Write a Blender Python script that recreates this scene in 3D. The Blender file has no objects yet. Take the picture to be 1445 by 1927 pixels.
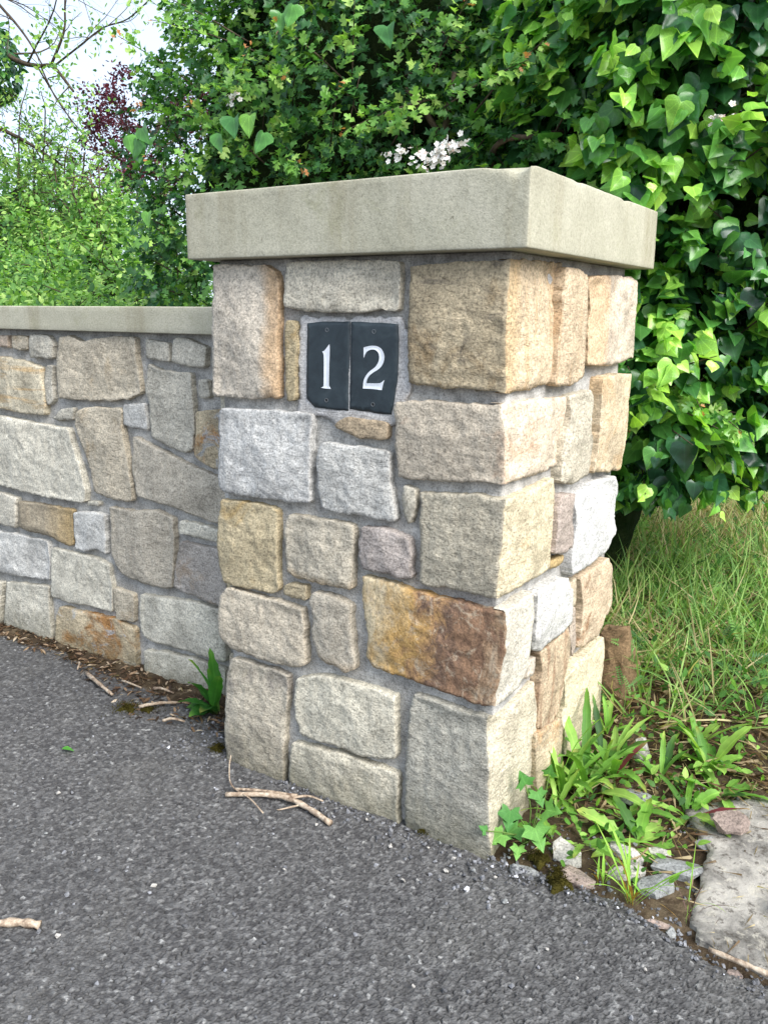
import bpy, math, random
import numpy as np
from mathutils import Vector, Matrix, Quaternion
from mathutils.geometry import delaunay_2d_cdt

random.seed(12)
RNG = np.random.default_rng(12)
scene = bpy.context.scene
COL = scene.collection

# ------------------------------------------------------------------ camera
CAM_LOC = Vector((0.7003, -1.5654, 1.1965))
YAW, PITCH, ROLL = -0.5634, 0.2309, 0.0087
_fw = Vector((math.sin(YAW)*math.cos(PITCH), math.cos(YAW)*math.cos(PITCH), -math.sin(PITCH)))
_rt = Vector((math.cos(YAW), -math.sin(YAW), 0.0))
_up = _rt.cross(_fw)
_r2 = _rt*math.cos(ROLL) + _up*math.sin(ROLL)
_u2 = -_rt*math.sin(ROLL) + _up*math.cos(ROLL)
cam_data = bpy.data.cameras.new('camera')
cam = bpy.data.objects.new('camera', cam_data)
COL.objects.link(cam)
cam.matrix_world = Matrix(((_r2.x, _u2.x, -_fw.x, CAM_LOC.x), (_r2.y, _u2.y, -_fw.y, CAM_LOC.y),
                           (_r2.z, _u2.z, -_fw.z, CAM_LOC.z), (0, 0, 0, 1)))
cam_data.sensor_fit = 'HORIZONTAL'
cam_data.sensor_width = 36.0
cam_data.lens = 36.0*1594.46/1445.0
cam_data.clip_start = 0.05
cam_data.clip_end = 2000.0
scene.camera = cam

# ------------------------------------------------------------------ sky and sun
SUN_DIR = Vector((0.69, -0.22, 0.69)).normalized()          # towards the sun
SUN_EL = math.asin(SUN_DIR.z)
SUN_AZ = math.atan2(SUN_DIR.x, SUN_DIR.y)                   # clockwise from +Y
world = bpy.data.worlds.new('World')
scene.world = world
world.use_nodes = True
wn, wl = world.node_tree.nodes, world.node_tree.links
wn.clear()
w_out = wn.new('ShaderNodeOutputWorld')
w_bg = wn.new('ShaderNodeBackground')
w_sky = wn.new('ShaderNodeTexSky')
w_sky.sky_type = 'NISHITA'
w_sky.sun_disc = False
w_sky.sun_elevation = SUN_EL
w_sky.sun_rotation = SUN_AZ
w_sky.air_density = 1.0
w_sky.dust_density = 2.0
w_mix = wn.new('ShaderNodeMixRGB')                          # thin white cloud veil over the blue
w_mix.inputs[0].default_value = 0.82
w_mix.inputs[2].default_value = (2.5, 2.9, 3.5, 1)
wl.new(w_sky.outputs[0], w_mix.inputs[1])
wl.new(w_mix.outputs[0], w_bg.inputs[0])
wl.new(w_bg.outputs[0], w_out.inputs[0])
w_bg.inputs[1].default_value = 0.12

sun_data = bpy.data.lights.new('sun', 'SUN')
sun_data.energy = 1.9
sun_data.angle = math.radians(42)
sun_data.color = (1.0, 0.98, 0.955)
sun = bpy.data.objects.new('sun', sun_data)
COL.objects.link(sun)
sun.rotation_euler = (-SUN_DIR).to_track_quat('-Z', 'Y').to_euler()
sun.location = (4, 1, 6)

scene.view_settings.view_transform = 'Standard'
scene.view_settings.look = 'None'
scene.view_settings.gamma = 1.0
scene.view_settings.exposure = 1.75
scene.view_settings.use_curve_mapping = False
scene.render.engine = 'CYCLES'
scene.cycles.max_bounces = 8
scene.cycles.transparent_max_bounces = 8
scene.cycles.use_denoising = True

# ------------------------------------------------------------------ numeric helpers
def _hash(i, j, k, seed):
    h = (i.astype(np.int64)*374761393 + j.astype(np.int64)*668265263 + k.astype(np.int64)*2147483647 + seed*974634541) & 0xffffffff
    h = ((h ^ (h >> 13))*1274126177) & 0xffffffff
    h = ((h ^ (h >> 16))*2246822519) & 0xffffffff
    return ((h ^ (h >> 15)) & 0xffffff)/float(0xffffff)

def vnoise(P, seed=0):
    P = np.asarray(P, float)
    f = np.floor(P); t = P-f; t = t*t*(3-2*t)
    i, j, k = f[:, 0], f[:, 1], f[:, 2]
    r = 0
    for a in (0, 1):
        for b in (0, 1):
            for c in (0, 1):
                w = (t[:, 0] if a else 1-t[:, 0])*(t[:, 1] if b else 1-t[:, 1])*(t[:, 2] if c else 1-t[:, 2])
                r = r + w*_hash(i+a, j+b, k+c, seed)
    return r*2-1

def fbm(P, octaves=3, seed=0, gain=0.5):
    P = np.asarray(P, float); r = 0; a = 1.0; s = 0
    for o in range(octaves):
        r = r + a*vnoise(P*(2.03**o)+o*17.3, seed+o); s += a; a *= gain
    return r/s

def unit(v):
    v = np.asarray(v, float)
    return v/np.maximum(np.linalg.norm(v, axis=-1, keepdims=True), 1e-9)

def srgb(r, g, b):
    f = lambda c: (c/255/12.92) if c <= 10 else ((c/255+0.055)/1.055)**2.4
    return (f(r), f(g), f(b), 1.0)

CAMP = np.array(CAM_LOC); _B = np.array([_r2, _u2, _fw])
def project(P):
    q = (np.asarray(P)-CAMP) @ _B.T
    z = np.maximum(q[:, 2], 1e-3)
    return 722.5+1594.46*q[:, 0]/z, 963.5-1594.46*q[:, 1]/z, q[:, 2]

def in_view(P, m=120):
    x, y, z = project(P)
    return (z > 0.1) & (x > -m) & (x < 1445+m) & (y > -m) & (y < 1927+m)

# ------------------------------------------------------------------ object helpers
def raw_mesh(name, verts, faces, smooth=True):
    me = bpy.data.meshes.new(name)
    verts = np.asarray(verts, np.float32)
    if isinstance(faces, np.ndarray):
        k = faces.shape[1]; n = len(faces)
        me.vertices.add(len(verts)); me.vertices.foreach_set('co', verts.ravel())
        me.loops.add(n*k); me.loops.foreach_set('vertex_index', faces.astype(np.int32).ravel())
        me.polygons.add(n)
        me.polygons.foreach_set('loop_start', np.arange(0, n*k, k, dtype=np.int32))
        me.polygons.foreach_set('loop_total', np.full(n, k, np.int32))
        me.update(calc_edges=True); me.validate()
    else:
        me.from_pydata([tuple(map(float, v)) for v in verts], [], [tuple(map(int, f)) for f in faces])
        me.update()
    me.polygons.foreach_set('use_smooth', np.full(len(me.polygons), smooth))
    return me

def attr(me, name, data, kind='FLOAT_COLOR'):
    a = me.attributes.new(name, kind, 'POINT')
    data = np.asarray(data, np.float32)
    if kind == 'FLOAT_COLOR':
        if data.shape[1] == 3: data = np.hstack([data, np.ones((len(data), 1), np.float32)])
        a.data.foreach_set('color', data.ravel())
    elif kind == 'FLOAT_VECTOR':
        a.data.foreach_set('vector', data.ravel())
    else:
        a.data.foreach_set('value', data.ravel())

def put(name, me, mats, parent=None, loc=(0, 0, 0), M=None):
    o = bpy.data.objects.new(name, me); COL.objects.link(o)
    if not isinstance(mats, (list, tuple)): mats = [mats]
    if len(me.materials) == 0:
        for m in mats: me.materials.append(m)
    W = M if M is not None else Matrix.Translation(loc)
    if parent is not None:
        o.parent = parent
        W = Matrix.Translation(-world_loc(parent)) @ W
    o.matrix_basis = W
    return o

_WL = {}
def world_loc(o):
    v = Vector(o.matrix_basis.translation)
    while o.parent is not None:
        o = o.parent; v += Vector(o.matrix_basis.translation)
    return v

def centred(name, verts, faces, mats, parent=None, smooth=True):
    verts = np.asarray(verts, float); c = (verts.min(0)+verts.max(0))/2
    me = raw_mesh(name, verts-c, faces, smooth)
    return put(name, me, mats, parent, loc=Vector(c))

def tag(o, label=None, cat=None, group=None, kind=None):
    if label: o['label'] = label
    if cat: o['category'] = cat
    if group: o['group'] = group
    if kind: o['kind'] = kind
    return o

def empty(name, loc):
    o = bpy.data.objects.new(name, None); COL.objects.link(o)
    o.empty_display_size = 0.1
    o.matrix_basis = Matrix.Translation(loc)
    return o

def rounded_box(lo, hi, r, step):
    """closed box surface on a grid, edges rounded by r"""
    lo, hi = np.array(lo, float), np.array(hi, float)
    def ticks(a, b):
        n = max(1, int(round((b-a-2*r)/step)))
        return np.concatenate([[a, a+r*0.45], np.linspace(a+r, b-r, n+1), [b-r*0.45, b]])
    T = [ticks(lo[i], hi[i]) for i in range(3)]
    idx = {}; V = []; F = []
    def vid(i, j, k):
        key = (i, j, k)
        if key not in idx:
            idx[key] = len(V); V.append((T[0][i], T[1][j], T[2][k]))
        return idx[key]
    n = [len(t)-1 for t in T]
    for ax in range(3):
        a, b = [(1, 2), (2, 0), (0, 1)][ax]
        for side in (0, n[ax]):
            for p in range(n[a]):
                for q in range(n[b]):
                    c = []
                    for dp, dq in ((0, 0), (1, 0), (1, 1), (0, 1)):
                        ijk = [0, 0, 0]; ijk[ax] = side; ijk[a] = p+dp; ijk[b] = q+dq
                        c.append(vid(*ijk))
                    F.append(c if side else c[::-1])
    V = np.array(V); Q = np.clip(V, lo+r, hi-r)
    V = Q + r*unit(V-Q)
    return V, np.array(F)

def tube(path, radii, sides=6, seed=0, rough=0.0):
    path = np.asarray(path, float); n = len(path)
    radii = np.broadcast_to(np.asarray(radii, float), (n,))
    V = []; F = []
    tang = np.gradient(path, axis=0); tang = unit(tang)
    ref = np.array([0.31, 0.2, 0.93])
    for i in range(n):
        a = unit(np.cross(tang[i], ref)); b = np.cross(tang[i], a)
        for s in range(sides):
            th = 2*math.pi*s/sides
            rr = radii[i]*(1+rough*math.sin(i*2.3+s*1.7+seed))
            V.append(path[i]+rr*(math.cos(th)*a+math.sin(th)*b))
    for i in range(n-1):
        for s in range(sides):
            t = (s+1) % sides
            F.append((i*sides+s, i*sides+t, (i+1)*sides+t, (i+1)*sides+s))
    F.append(tuple(range(sides))[::-1]); F.append(tuple((n-1)*sides+s for s in range(sides)))
    return np.array(V), F

def smooth_path(pts, n=6):
    pts = np.asarray(pts, float); out = []
    P = np.vstack([2*pts[0]-pts[1], pts, 2*pts[-1]-pts[-2]])
    for i in range(1, len(P)-2):
        for t in np.linspace(0, 1, n, endpoint=False):
            a, b, c, d = P[i-1], P[i], P[i+1], P[i+2]
            out.append(0.5*((2*b)+(-a+c)*t+(2*a-5*b+4*c-d)*t*t+(-a+3*b-3*c+d)*t**3))
    out.append(pts[-1]); return np.array(out)

class Joined:
    """collects many small shapes into one mesh (one thing, or stuff)"""
    def __init__(s): s.V = []; s.F = []; s.n = 0; s.C = []
    def add(s, V, F, col=None):
        V = np.asarray(V, float)
        s.V.append(V); s.F += [tuple(i+s.n for i in f) for f in F]; s.n += len(V)
        if col is not None: s.C.append(np.tile(np.array(col[:3], float), (len(V), 1)))
    def build(s, name, mat, parent=None, smooth=True):
        V = np.vstack(s.V); c = np.array(world_loc(parent)) if parent else (V.min(0)+V.max(0))/2
        me = raw_mesh(name, V-c, s.F, smooth)
        if s.C: attr(me, 'leafcol', np.vstack(s.C))
        return put(name, me, mat, parent, loc=Vector(c))

# ------------------------------------------------------------------ material helpers
class NT:
    def __init__(s, name):
        s.m = bpy.data.materials.new(name); s.m.use_nodes = True
        s.t = s.m.node_tree; s.t.nodes.clear()
        s.out = s.t.nodes.new('ShaderNodeOutputMaterial')
    def n(s, typ, ins=None, **kw):
        nd = s.t.nodes.new('ShaderNode'+typ)
        for k, v in kw.items(): setattr(nd, k, v)
        for k, v in (ins or {}).items():
            if isinstance(v, bpy.types.NodeSocket): s.t.links.new(v, nd.inputs[k])
            else: nd.inputs[k].default_value = v
        return nd
    def obj(s): return s.n('TexCoord').outputs['Object']
    def rand_co(s, scale=1.0):
        oi = s.n('ObjectInfo')
        m = s.n('Math', {0: oi.outputs['Random'], 1: 37.0}, operation='MULTIPLY')
        c = s.n('CombineXYZ', {0: m.outputs[0], 1: m.outputs[0], 2: m.outputs[0]})
        return s.n('VectorMath', {0: s.obj(), 1: c.outputs[0]}, operation='ADD').outputs[0]
    def noise(s, co, scale, detail=4, rough=0.55, dist=0.0):
        return s.n('TexNoise', {'Vector': co, 'Scale': scale, 'Detail': detail, 'Roughness': rough, 'Distortion': dist}).outputs[0]
    def ramp(s, fac, stops, interp='LINEAR'):
        r = s.n('ValToRGB', {0: fac}); e = r.color_ramp; e.interpolation = interp
        while len(e.elements) < len(stops): e.elements.new(0.5)
        for el, (p, c) in zip(e.elements, stops):
            el.position = p
            el.color = c if isinstance(c, tuple) else (c, c, c, 1)
        return r.outputs[0]
    def mix(s, fac, a, b, mode='MIX'):
        nd = s.n('MixRGB', blend_type=mode)
        for i, v in enumerate((fac, a, b)):
            if isinstance(v, bpy.types.NodeSocket): s.t.links.new(v, nd.inputs[i])
            else: nd.inputs[i].default_value = v
        return nd.outputs[0]
    def mapped(s, co, scale):
        return s.n('Mapping', {'Vector': co, 'Scale': scale}).outputs[0]
    def math(s, op, a, b=0.0):
        return s.n('Math', {0: a, 1: b}, operation=op).outputs[0]
    def bump(s, h, strength, dist, normal=None):
        ins = {'Height': h, 'Strength': strength, 'Distance': dist}
        if normal is not None: ins['Normal'] = normal
        return s.n('Bump', ins).outputs[0]
    def finish(s, col, rough=0.85, normal=None, spec=0.3, extra=None):
        b = s.n('BsdfPrincipled', {'Base Color': col, 'Roughness': rough, 'Specular IOR Level': spec})
        if normal is not None: s.t.links.new(normal, b.inputs['Normal'])
        s.t.links.new(b.outputs[0], s.out.inputs[0]); s.b = b
        return s.m

def stone_mat(name, base, dark, light=None, stain=None, stain_lo=0.52, stain_hi=0.66, stain_scale=7.0,
              stain2=None, s2_lo=0.56, s2_hi=0.66, band=None, grain=1.0, streak=None, damp=False):
    t = NT(name); co = t.rand_co()
    light = light or tuple(min(1, c*1.22) for c in base[:3])+(1,)
    med = t.noise(co, 11, 5, 0.62)
    col = t.ramp(med, [(0.30, dark), (0.50, base), (0.72, light)])
    if streak is not None:            # bedding planes of the stone
        sc = {'x': (38, 5, 3), 'y': (5, 38, 3), 'z': (4, 4, 34)}[streak[0]]
        sn = t.noise(t.mapped(co, sc), 1.0, 3, 0.6, 0.4)
        col = t.mix(t.ramp(sn, [(streak[2], 0.0), (streak[2]+0.12, 0.55)]), col, streak[1])
    if stain is not None:
        sn = t.noise(co, stain_scale, 5, 0.65, 0.8)
        col = t.mix(t.ramp(sn, [(stain_lo, 0.0), (stain_hi, 0.85)]), col, stain)
    if stain2 is not None:
        sn = t.noise(t.mapped(co, (1.0, 1.0, 1.3)), stain_scale*1.35, 5, 0.7, 1.2)
        col = t.mix(t.ramp(sn, [(s2_lo, 0.0), (s2_hi, 0.9)]), col, stain2)
    if band is not None:              # a coloured margin of the block: (axis, from, to, colour)
        ax, lo, hi, bc = band
        sx = t.n('SeparateXYZ', {0: t.obj()}).outputs['XYZ'.index(ax.upper())]
        wob = t.math('MULTIPLY', t.math('SUBTRACT', t.noise(co, 14, 4), 0.5), 0.07)
        v = t.math('ADD', sx, wob)
        mr = t.n('MapRange', {0: v, 1: lo, 2: hi, 3: 0.0, 4: 0.62}); mr.clamp = True
        col = t.mix(mr.outputs[0], col, bc)
    g1 = t.noise(co, 190, 3, 0.65)
    g = t.ramp(g1, [(0.34, 1-0.44*grain), (0.5, 1.0), (0.66, 1+0.24*grain)])
    col = t.mix(1.0, col, g, 'MULTIPLY')
    g2 = t.noise(t.mapped(co, (1.0, 1.0, 1.6)), 62, 4, 0.7)
    col = t.mix(1.0, col, t.ramp(g2, [(0.36, 0.80), (0.52, 1.0), (0.68, 1.10)]), 'MULTIPLY')
    fl = t.noise(co, 330, 1, 0.5)
    col = t.mix(t.ramp(fl, [(0.70, 0.0), (0.78, 0.5)]), col, (0.10, 0.085, 0.07, 1))
    if damp:                          # lichen and splash dirt on the lowest stones
        pz = t.n('SeparateXYZ', {0: t.n('NewGeometry').outputs['Position']}).outputs[2]
        wob = t.math('MULTIPLY', t.math('SUBTRACT', t.noise(co, 16, 4), 0.45), 0.16)
        v = t.math('ADD', pz, wob)
        mr = t.n('MapRange', {0: v, 1: 0.0, 2: 0.13, 3: 0.6, 4: 0.0}); mr.clamp = True
        col = t.mix(mr.outputs[0], col, srgb(82, 80, 58))
    rnd = t.n('ObjectInfo').outputs['Random']
    rot = t.n('Mapping', {'Vector': co, 'Scale': (1, 1, 2.1)})
    t.t.links.new(t.n('CombineXYZ', {0: t.math('MULTIPLY', rnd, 1.4), 1: t.math('MULTIPLY', rnd, -2.2)}).outputs[0], rot.inputs['Rotation'])
    h1 = t.noise(rot.outputs[0], 34, 7, 0.70, 0.7)
    h2 = t.noise(co, 200, 3, 0.65)
    nrm = t.bump(h1, t.math('ADD', 0.30, t.math('MULTIPLY', rnd, 0.45)), 0.012)
    nrm = t.bump(h2, 0.50, 0.0030, nrm)
    return t.finish(col, 0.93, nrm, 0.18)

def make_materials():
    M = {}
    D = lambda c, k=0.68: tuple(v*k for v in c[:3])+(1,)
    def S(k, c, **kw):
        g_ = sum(c)/3.0; c = tuple(v*0.74+g_*0.26+4 for v in c); c = (c[0]+5, c[1]+3, c[2]-2) if 'white' not in k else c; c = tuple(v+(9 if k[:2] == 'w_' else 2) for v in c)
        M[k] = stone_mat('sandstone_'+k, srgb(*c), D(srgb(*c), kw.pop('dk', 0.66)), **kw)
    OR = srgb(186, 132, 74); OC = srgb(176, 140, 82)
    S('pink', (190, 178, 162), band=('x', 0.050, 0.085, srgb(200, 160, 112)))
    S('cream', (196, 187, 168), dk=0.78)
    S('sliver', (188, 168, 128), stain=OC)
    S('white1', (186, 183, 176), dk=0.72)
    S('tan_small', (168, 146, 118))
    S('white2', (188, 184, 174), dk=0.74)
    S('sliver2', (180, 172, 155))
    S('gold', (178, 161, 126), stain=srgb(168, 143, 98), dk=0.75)
    S('grey_tan', (176, 166, 148), band=('z', -0.055, -0.11, srgb(190, 152, 96)), dk=0.6)
    S('mauve', (165, 154, 150))
    S('tiny', (182, 164, 130))
    S('beige', (180, 168, 149))
    S('beige2', (172, 162, 146), band=('z', -0.06, -0.13, srgb(184, 150, 104)))
    S('greyband', (180, 170, 152), stain=srgb(150, 142, 132), dk=0.62, damp=True)
    S('pale', (192, 185, 166), dk=0.66)
    S('pale2', (190, 182, 162), dk=0.66, damp=True)
    S('gold_brown', (184, 165, 132), stain=srgb(150, 128, 96), stain_scale=9, stain2=srgb(112, 104, 92), s2_lo=0.54, s2_hi=0.68, dk=0.6)
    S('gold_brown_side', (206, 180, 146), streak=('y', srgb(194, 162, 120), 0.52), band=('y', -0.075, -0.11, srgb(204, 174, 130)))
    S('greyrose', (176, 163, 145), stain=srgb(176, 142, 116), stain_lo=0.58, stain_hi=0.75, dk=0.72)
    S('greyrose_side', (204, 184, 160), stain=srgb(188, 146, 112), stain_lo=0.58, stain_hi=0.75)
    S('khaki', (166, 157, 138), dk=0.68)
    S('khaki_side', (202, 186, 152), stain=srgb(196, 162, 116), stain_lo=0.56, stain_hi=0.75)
    S('orange', (180, 146, 96), stain=srgb(108, 76, 54), stain_scale=6.0, stain_lo=0.49, stain_hi=0.62,
      stain2=srgb(192, 176, 146), s2_lo=0.60, s2_hi=0.70, light=srgb(196, 152, 74), dk=0.66)
    t = NT('sandstone_orange'); co = t.rand_co()
    sx = t.n('SeparateXYZ', {0: t.obj()})
    wob = t.math('MULTIPLY', t.math('SUBTRACT', t.noise(t.mapped(co, (1, 1, 0.6)), 13, 6, 0.7, 0.8), 0.5), 0.42)
    v = t.math('ADD', t.math('ADD', sx.outputs[0], t.math('MULTIPLY', sx.outputs[2], -0.25)), wob)
    mr = t.n('MapRange', {0: v, 1: -0.20, 2: 0.20, 3: 0.0, 4: 1.0}); mr.clamp = True
    col = t.ramp(mr.outputs[0], [(0.05, srgb(198, 182, 150)), (0.18, srgb(184, 158, 116)), (0.34, srgb(184, 148, 92)), (0.48, srgb(164, 130, 92)), (0.58, srgb(112, 90, 76)), (0.70, srgb(142, 112, 88)), (0.80, srgb(118, 92, 74)), (0.90, srgb(150, 124, 98)), (1.0, srgb(166, 148, 126))])
    col = t.mix(t.ramp(t.noise(co, 26, 6, 0.75, 1.0), [(0.53, 0.0), (0.66, 0.75)]), col, srgb(188, 172, 148))
    col = t.mix(t.ramp(t.noise(t.mapped(co, (1, 1, 0.4)), 22, 5, 0.7, 0.6), [(0.58, 0.0), (0.72, 0.6)]), col, srgb(84, 62, 52))
    col = t.mix(1.0, col, t.ramp(t.noise(co, 165, 3, 0.65), [(0.3, 0.55), (0.5, 1.0), (0.7, 1.25)]), 'MULTIPLY')
    nrm = t.bump(t.noise(t.mapped(co, (1.2, 1, 0.7)), 36, 7, 0.7, 0.6), 0.6, 0.011)
    nrm = t.bump(t.noise(co, 200, 3, 0.6), 0.5, 0.003, nrm)
    M['orange'] = t.finish(col, 0.9, nrm, 0.2)
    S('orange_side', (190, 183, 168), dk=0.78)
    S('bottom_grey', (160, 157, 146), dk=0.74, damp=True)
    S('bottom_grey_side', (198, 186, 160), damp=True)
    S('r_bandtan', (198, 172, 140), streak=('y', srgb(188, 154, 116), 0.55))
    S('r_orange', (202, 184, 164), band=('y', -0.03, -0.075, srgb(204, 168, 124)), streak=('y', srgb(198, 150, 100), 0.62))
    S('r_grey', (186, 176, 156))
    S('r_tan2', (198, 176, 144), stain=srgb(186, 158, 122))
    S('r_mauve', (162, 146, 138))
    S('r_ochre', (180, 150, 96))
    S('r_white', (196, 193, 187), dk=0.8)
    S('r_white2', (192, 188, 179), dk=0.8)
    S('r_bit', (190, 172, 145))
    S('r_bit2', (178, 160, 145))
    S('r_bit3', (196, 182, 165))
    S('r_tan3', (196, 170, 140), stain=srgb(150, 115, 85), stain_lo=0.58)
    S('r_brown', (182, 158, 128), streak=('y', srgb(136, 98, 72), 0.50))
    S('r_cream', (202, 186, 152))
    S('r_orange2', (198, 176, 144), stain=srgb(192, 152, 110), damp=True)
    S('w_pink', (182, 160, 140)); S('w_tan', (182, 169, 147), stain=srgb(184, 160, 124), stain_lo=0.55, stain_hi=0.75)
    S('w_grey', (176, 170, 156)); S('w_ochre', (184, 172, 146), streak=('z', srgb(190, 152, 96), 0.5))
    S('w_white', (186, 182, 172), dk=0.66); S('w_cream', (188, 182, 166), dk=0.62, damp=True)
    S('w_brown', (168, 158, 142)); S('w_gold', (150, 136, 114), band=('x', 0.0, 0.12, srgb(178, 150, 100)))
    S('w_mauve', (156, 148, 142), stain=srgb(176, 150, 120), stain_lo=0.6, stain_hi=0.8)
    S('w_rust', (186, 166, 132), stain=srgb(170, 118, 62), stain_lo=0.48, stain_hi=0.6, stain2=srgb(178, 180, 180), damp=True)
    # sawn, slightly green sandstone of the cap and coping
    t = NT('sawn_sandstone'); co = t.rand_co()
    big = t.noise(co, 4.5, 4, 0.6)
    col = t.ramp(big, [(0.3, srgb(160, 156, 136)), (0.5, srgb(174, 170, 150)), (0.72, srgb(190, 185, 166))])
    st = t.noise(t.mapped(co, (7, 7, 0.9)), 1.6, 4, 0.6)
    col = t.mix(t.ramp(st, [(0.50, 0.0), (0.66, 0.5)]), col, srgb(146, 138, 114))
    al = t.noise(co, 9, 5, 0.7, 0.5)
    col = t.mix(t.ramp(al, [(0.56, 0.0), (0.74, 0.4)]), col, srgb(132, 132, 92))
    col = t.mix(1.0, col, t.ramp(t.noise(co, 210, 3, 0.7), [(0.3, 0.74), (0.5, 1.0), (0.7, 1.16)]), 'MULTIPLY')
    col = t.mix(t.ramp(t.noise(co, 75, 3, 0.7), [(0.66, 0.0), (0.72, 0.55)]), col, srgb(96, 92, 76))
    col = t.mix(t.ramp(t.noise(co, 34, 5, 0.75, 0.5), [(0.60, 0.0), (0.70, 0.35)]), col, srgb(206, 200, 180))
    nrm = t.bump(t.noise(co, 260, 3, 0.7), 0.5, 0.0022)
    nrm = t.bump(t.noise(co, 22, 4, 0.6), 0.25, 0.004, nrm)
    M['sawn'] = t.finish(col, 0.9, nrm, 0.2)
    # mortar
    for key, a, b in (('mortar', (138, 136, 131), (194, 191, 185)), ('mortar_light', (166, 163, 160), (206, 203, 199))):
        t = NT(key); co = t.obj()
        col = t.ramp(t.noise(co, 20, 7, 0.72), [(0.36, srgb(*a)), (0.64, srgb(*b))])
        col = t.mix(t.ramp(t.noise(co, 7, 4), [(0.5, 0.0), (0.75, 0.5)]), col, srgb(128, 123, 116))
        col = t.mix(1.0, col, t.ramp(t.noise(co, 260, 3, 0.7), [(0.34, 0.62), (0.5, 1.0), (0.66, 1.25)]), 'MULTIPLY')
        tr = t.noise(t.mapped(co, (9, 9, 190)), 1.0, 4, 0.6, 0.25)
        nrm = t.bump(tr, 0.55, 0.004)
        nrm = t.bump(t.noise(co, 110, 4, 0.65), 0.6, 0.004, nrm)
        M[key] = t.finish(col, 0.95, nrm, 0.15)
    # slate, paint, screws
    t = NT('slate'); co = t.rand_co()
    col = t.ramp(t.noise(co, 18, 5, 0.65, 0.6), [(0.3, srgb(34, 42, 47)), (0.55, srgb(46, 56, 61)), (0.8, srgb(62, 72, 76))])
    col = t.mix(t.ramp(t.noise(co, 70, 4, 0.7), [(0.62, 0.0), (0.78, 0.35)]), col, srgb(98, 104, 106))
    nrm = t.bump(t.noise(t.mapped(co, (1, 1, 1.2)), 40, 5, 0.6), 0.35, 0.002)
    M['slate'] = t.finish(col, 0.5, nrm, 0.4)
    t = NT('white_paint'); co = t.obj()
    col = t.ramp(t.noise(co, 60, 4), [(0.3, srgb(214, 218, 224)), (0.7, srgb(232, 235, 240))])
    M['white'] = t.finish(col, 0.5, None, 0.4)
    t = NT('screw_metal'); M['screw'] = t.finish(srgb(112, 116, 118), 0.45, None, 0.5); t.b.inputs['Metallic'].default_value = 0.7
    t = NT('black_hole'); M['socket'] = t.finish((0.01, 0.01, 0.011, 1), 0.9)
    # tarmac: chips carry their own colour from the mesh
    t = NT('tarmac'); co = t.obj()
    chip = t.n('Attribute', attribute_name='chip').outputs['Fac']
    col = t.ramp(chip, [(0.0, srgb(58, 57, 57)), (0.4, srgb(76, 75, 74)), (0.8, srgb(90, 89, 88)), (0.965, srgb(108, 107, 105)), (1.0, srgb(138, 137, 134))])
    bind = t.n('Attribute', attribute_name='bind').outputs['Fac']
    col = t.mix(t.ramp(bind, [(0.45, 0.0), (0.85, 0.85)]), col, srgb(44, 43, 42))
    dirt = t.noise(co, 2.6, 5, 0.62, 0.4)
    col = t.mix(t.ramp(dirt, [(0.5, 0.0), (0.75, 0.35)]), col, srgb(96, 94, 89))
    col = t.mix(1.0, col, t.ramp(t.noise(co, 300, 2, 0.6), [(0.3, 0.7), (0.7, 1.3)]), 'MULTIPLY')
    nrm = t.bump(t.noise(co, 260, 3, 0.7), 0.30, 0.002)
    M['tarmac'] = t.finish(col, 0.82, nrm, 0.3)
    # soil with litter
    t = NT('soil'); co = t.obj()
    col = t.ramp(t.noise(co, 14, 6, 0.7, 0.5), [(0.3, srgb(44, 36, 28)), (0.5, srgb(74, 62, 48)), (0.7, srgb(112, 98, 78))])
    col = t.mix(t.ramp(t.noise(co, 90, 4, 0.7), [(0.6, 0.0), (0.75, 0.6)]), col, srgb(150, 136, 112))
    nrm = t.bump(t.noise(co, 60, 6, 0.7), 0.9, 0.012)
    M['soil'] = t.finish(col, 0.97, nrm, 0.1)
    # pale weathered concrete with lichen
    t = NT('weathered_concrete'); co = t.rand_co()
    col = t.ramp(t.noise(co, 9, 6, 0.68, 0.4), [(0.36, srgb(92, 89, 84)), (0.5, srgb(136, 132, 125)), (0.64, srgb(168, 163, 154))])
    col = t.mix(t.ramp(t.noise(co, 26, 5, 0.7, 0.8), [(0.55, 0.0), (0.64, 0.6)]), col, srgb(180, 174, 160))
    col = t.mix(t.ramp(t.noise(co, 60, 4, 0.7), [(0.55, 0.0), (0.64, 0.75)]), col, srgb(74, 68, 61))
    nrm = t.bump(t.noise(co, 55, 6, 0.7), 0.8, 0.008)
    M['concrete'] = t.finish(col, 0.95, nrm, 0.15)
    for key, c in (('rubble_grey', (138, 139, 137)), ('rubble_pale', (176, 171, 163)), ('rubble_pink', (150, 134, 124)), ('boulder', (122, 100, 74))):
        M[key] = stone_mat(key, srgb(*c), D(srgb(*c), 0.7))
    # pebbles and litter: colour per piece
    t = NT('pebble'); co = t.obj()
    c = t.n('Attribute', attribute_name='leafcol').outputs['Color']
    col = t.mix(1.0, c, t.ramp(t.noise(co, 180, 3, 0.6), [(0.3, 0.75), (0.7, 1.15)]), 'MULTIPLY')
    M['pebble'] = t.finish(col, 0.92, t.bump(t.noise(co, 200, 3), 0.4, 0.002), 0.12)
    t = NT('dead_wood'); co = t.rand_co()
    col = t.ramp(t.noise(t.mapped(co, (1, 1, 1)), 60, 5, 0.7), [(0.36, srgb(104, 86, 72)), (0.5, srgb(160, 142, 122)), (0.64, srgb(192, 178, 158))])
    M['deadwood'] = t.finish(col, 0.85, t.bump(t.noise(co, 160, 4, 0.7), 0.6, 0.002), 0.2)
    t = NT('bark'); co = t.rand_co()
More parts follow.
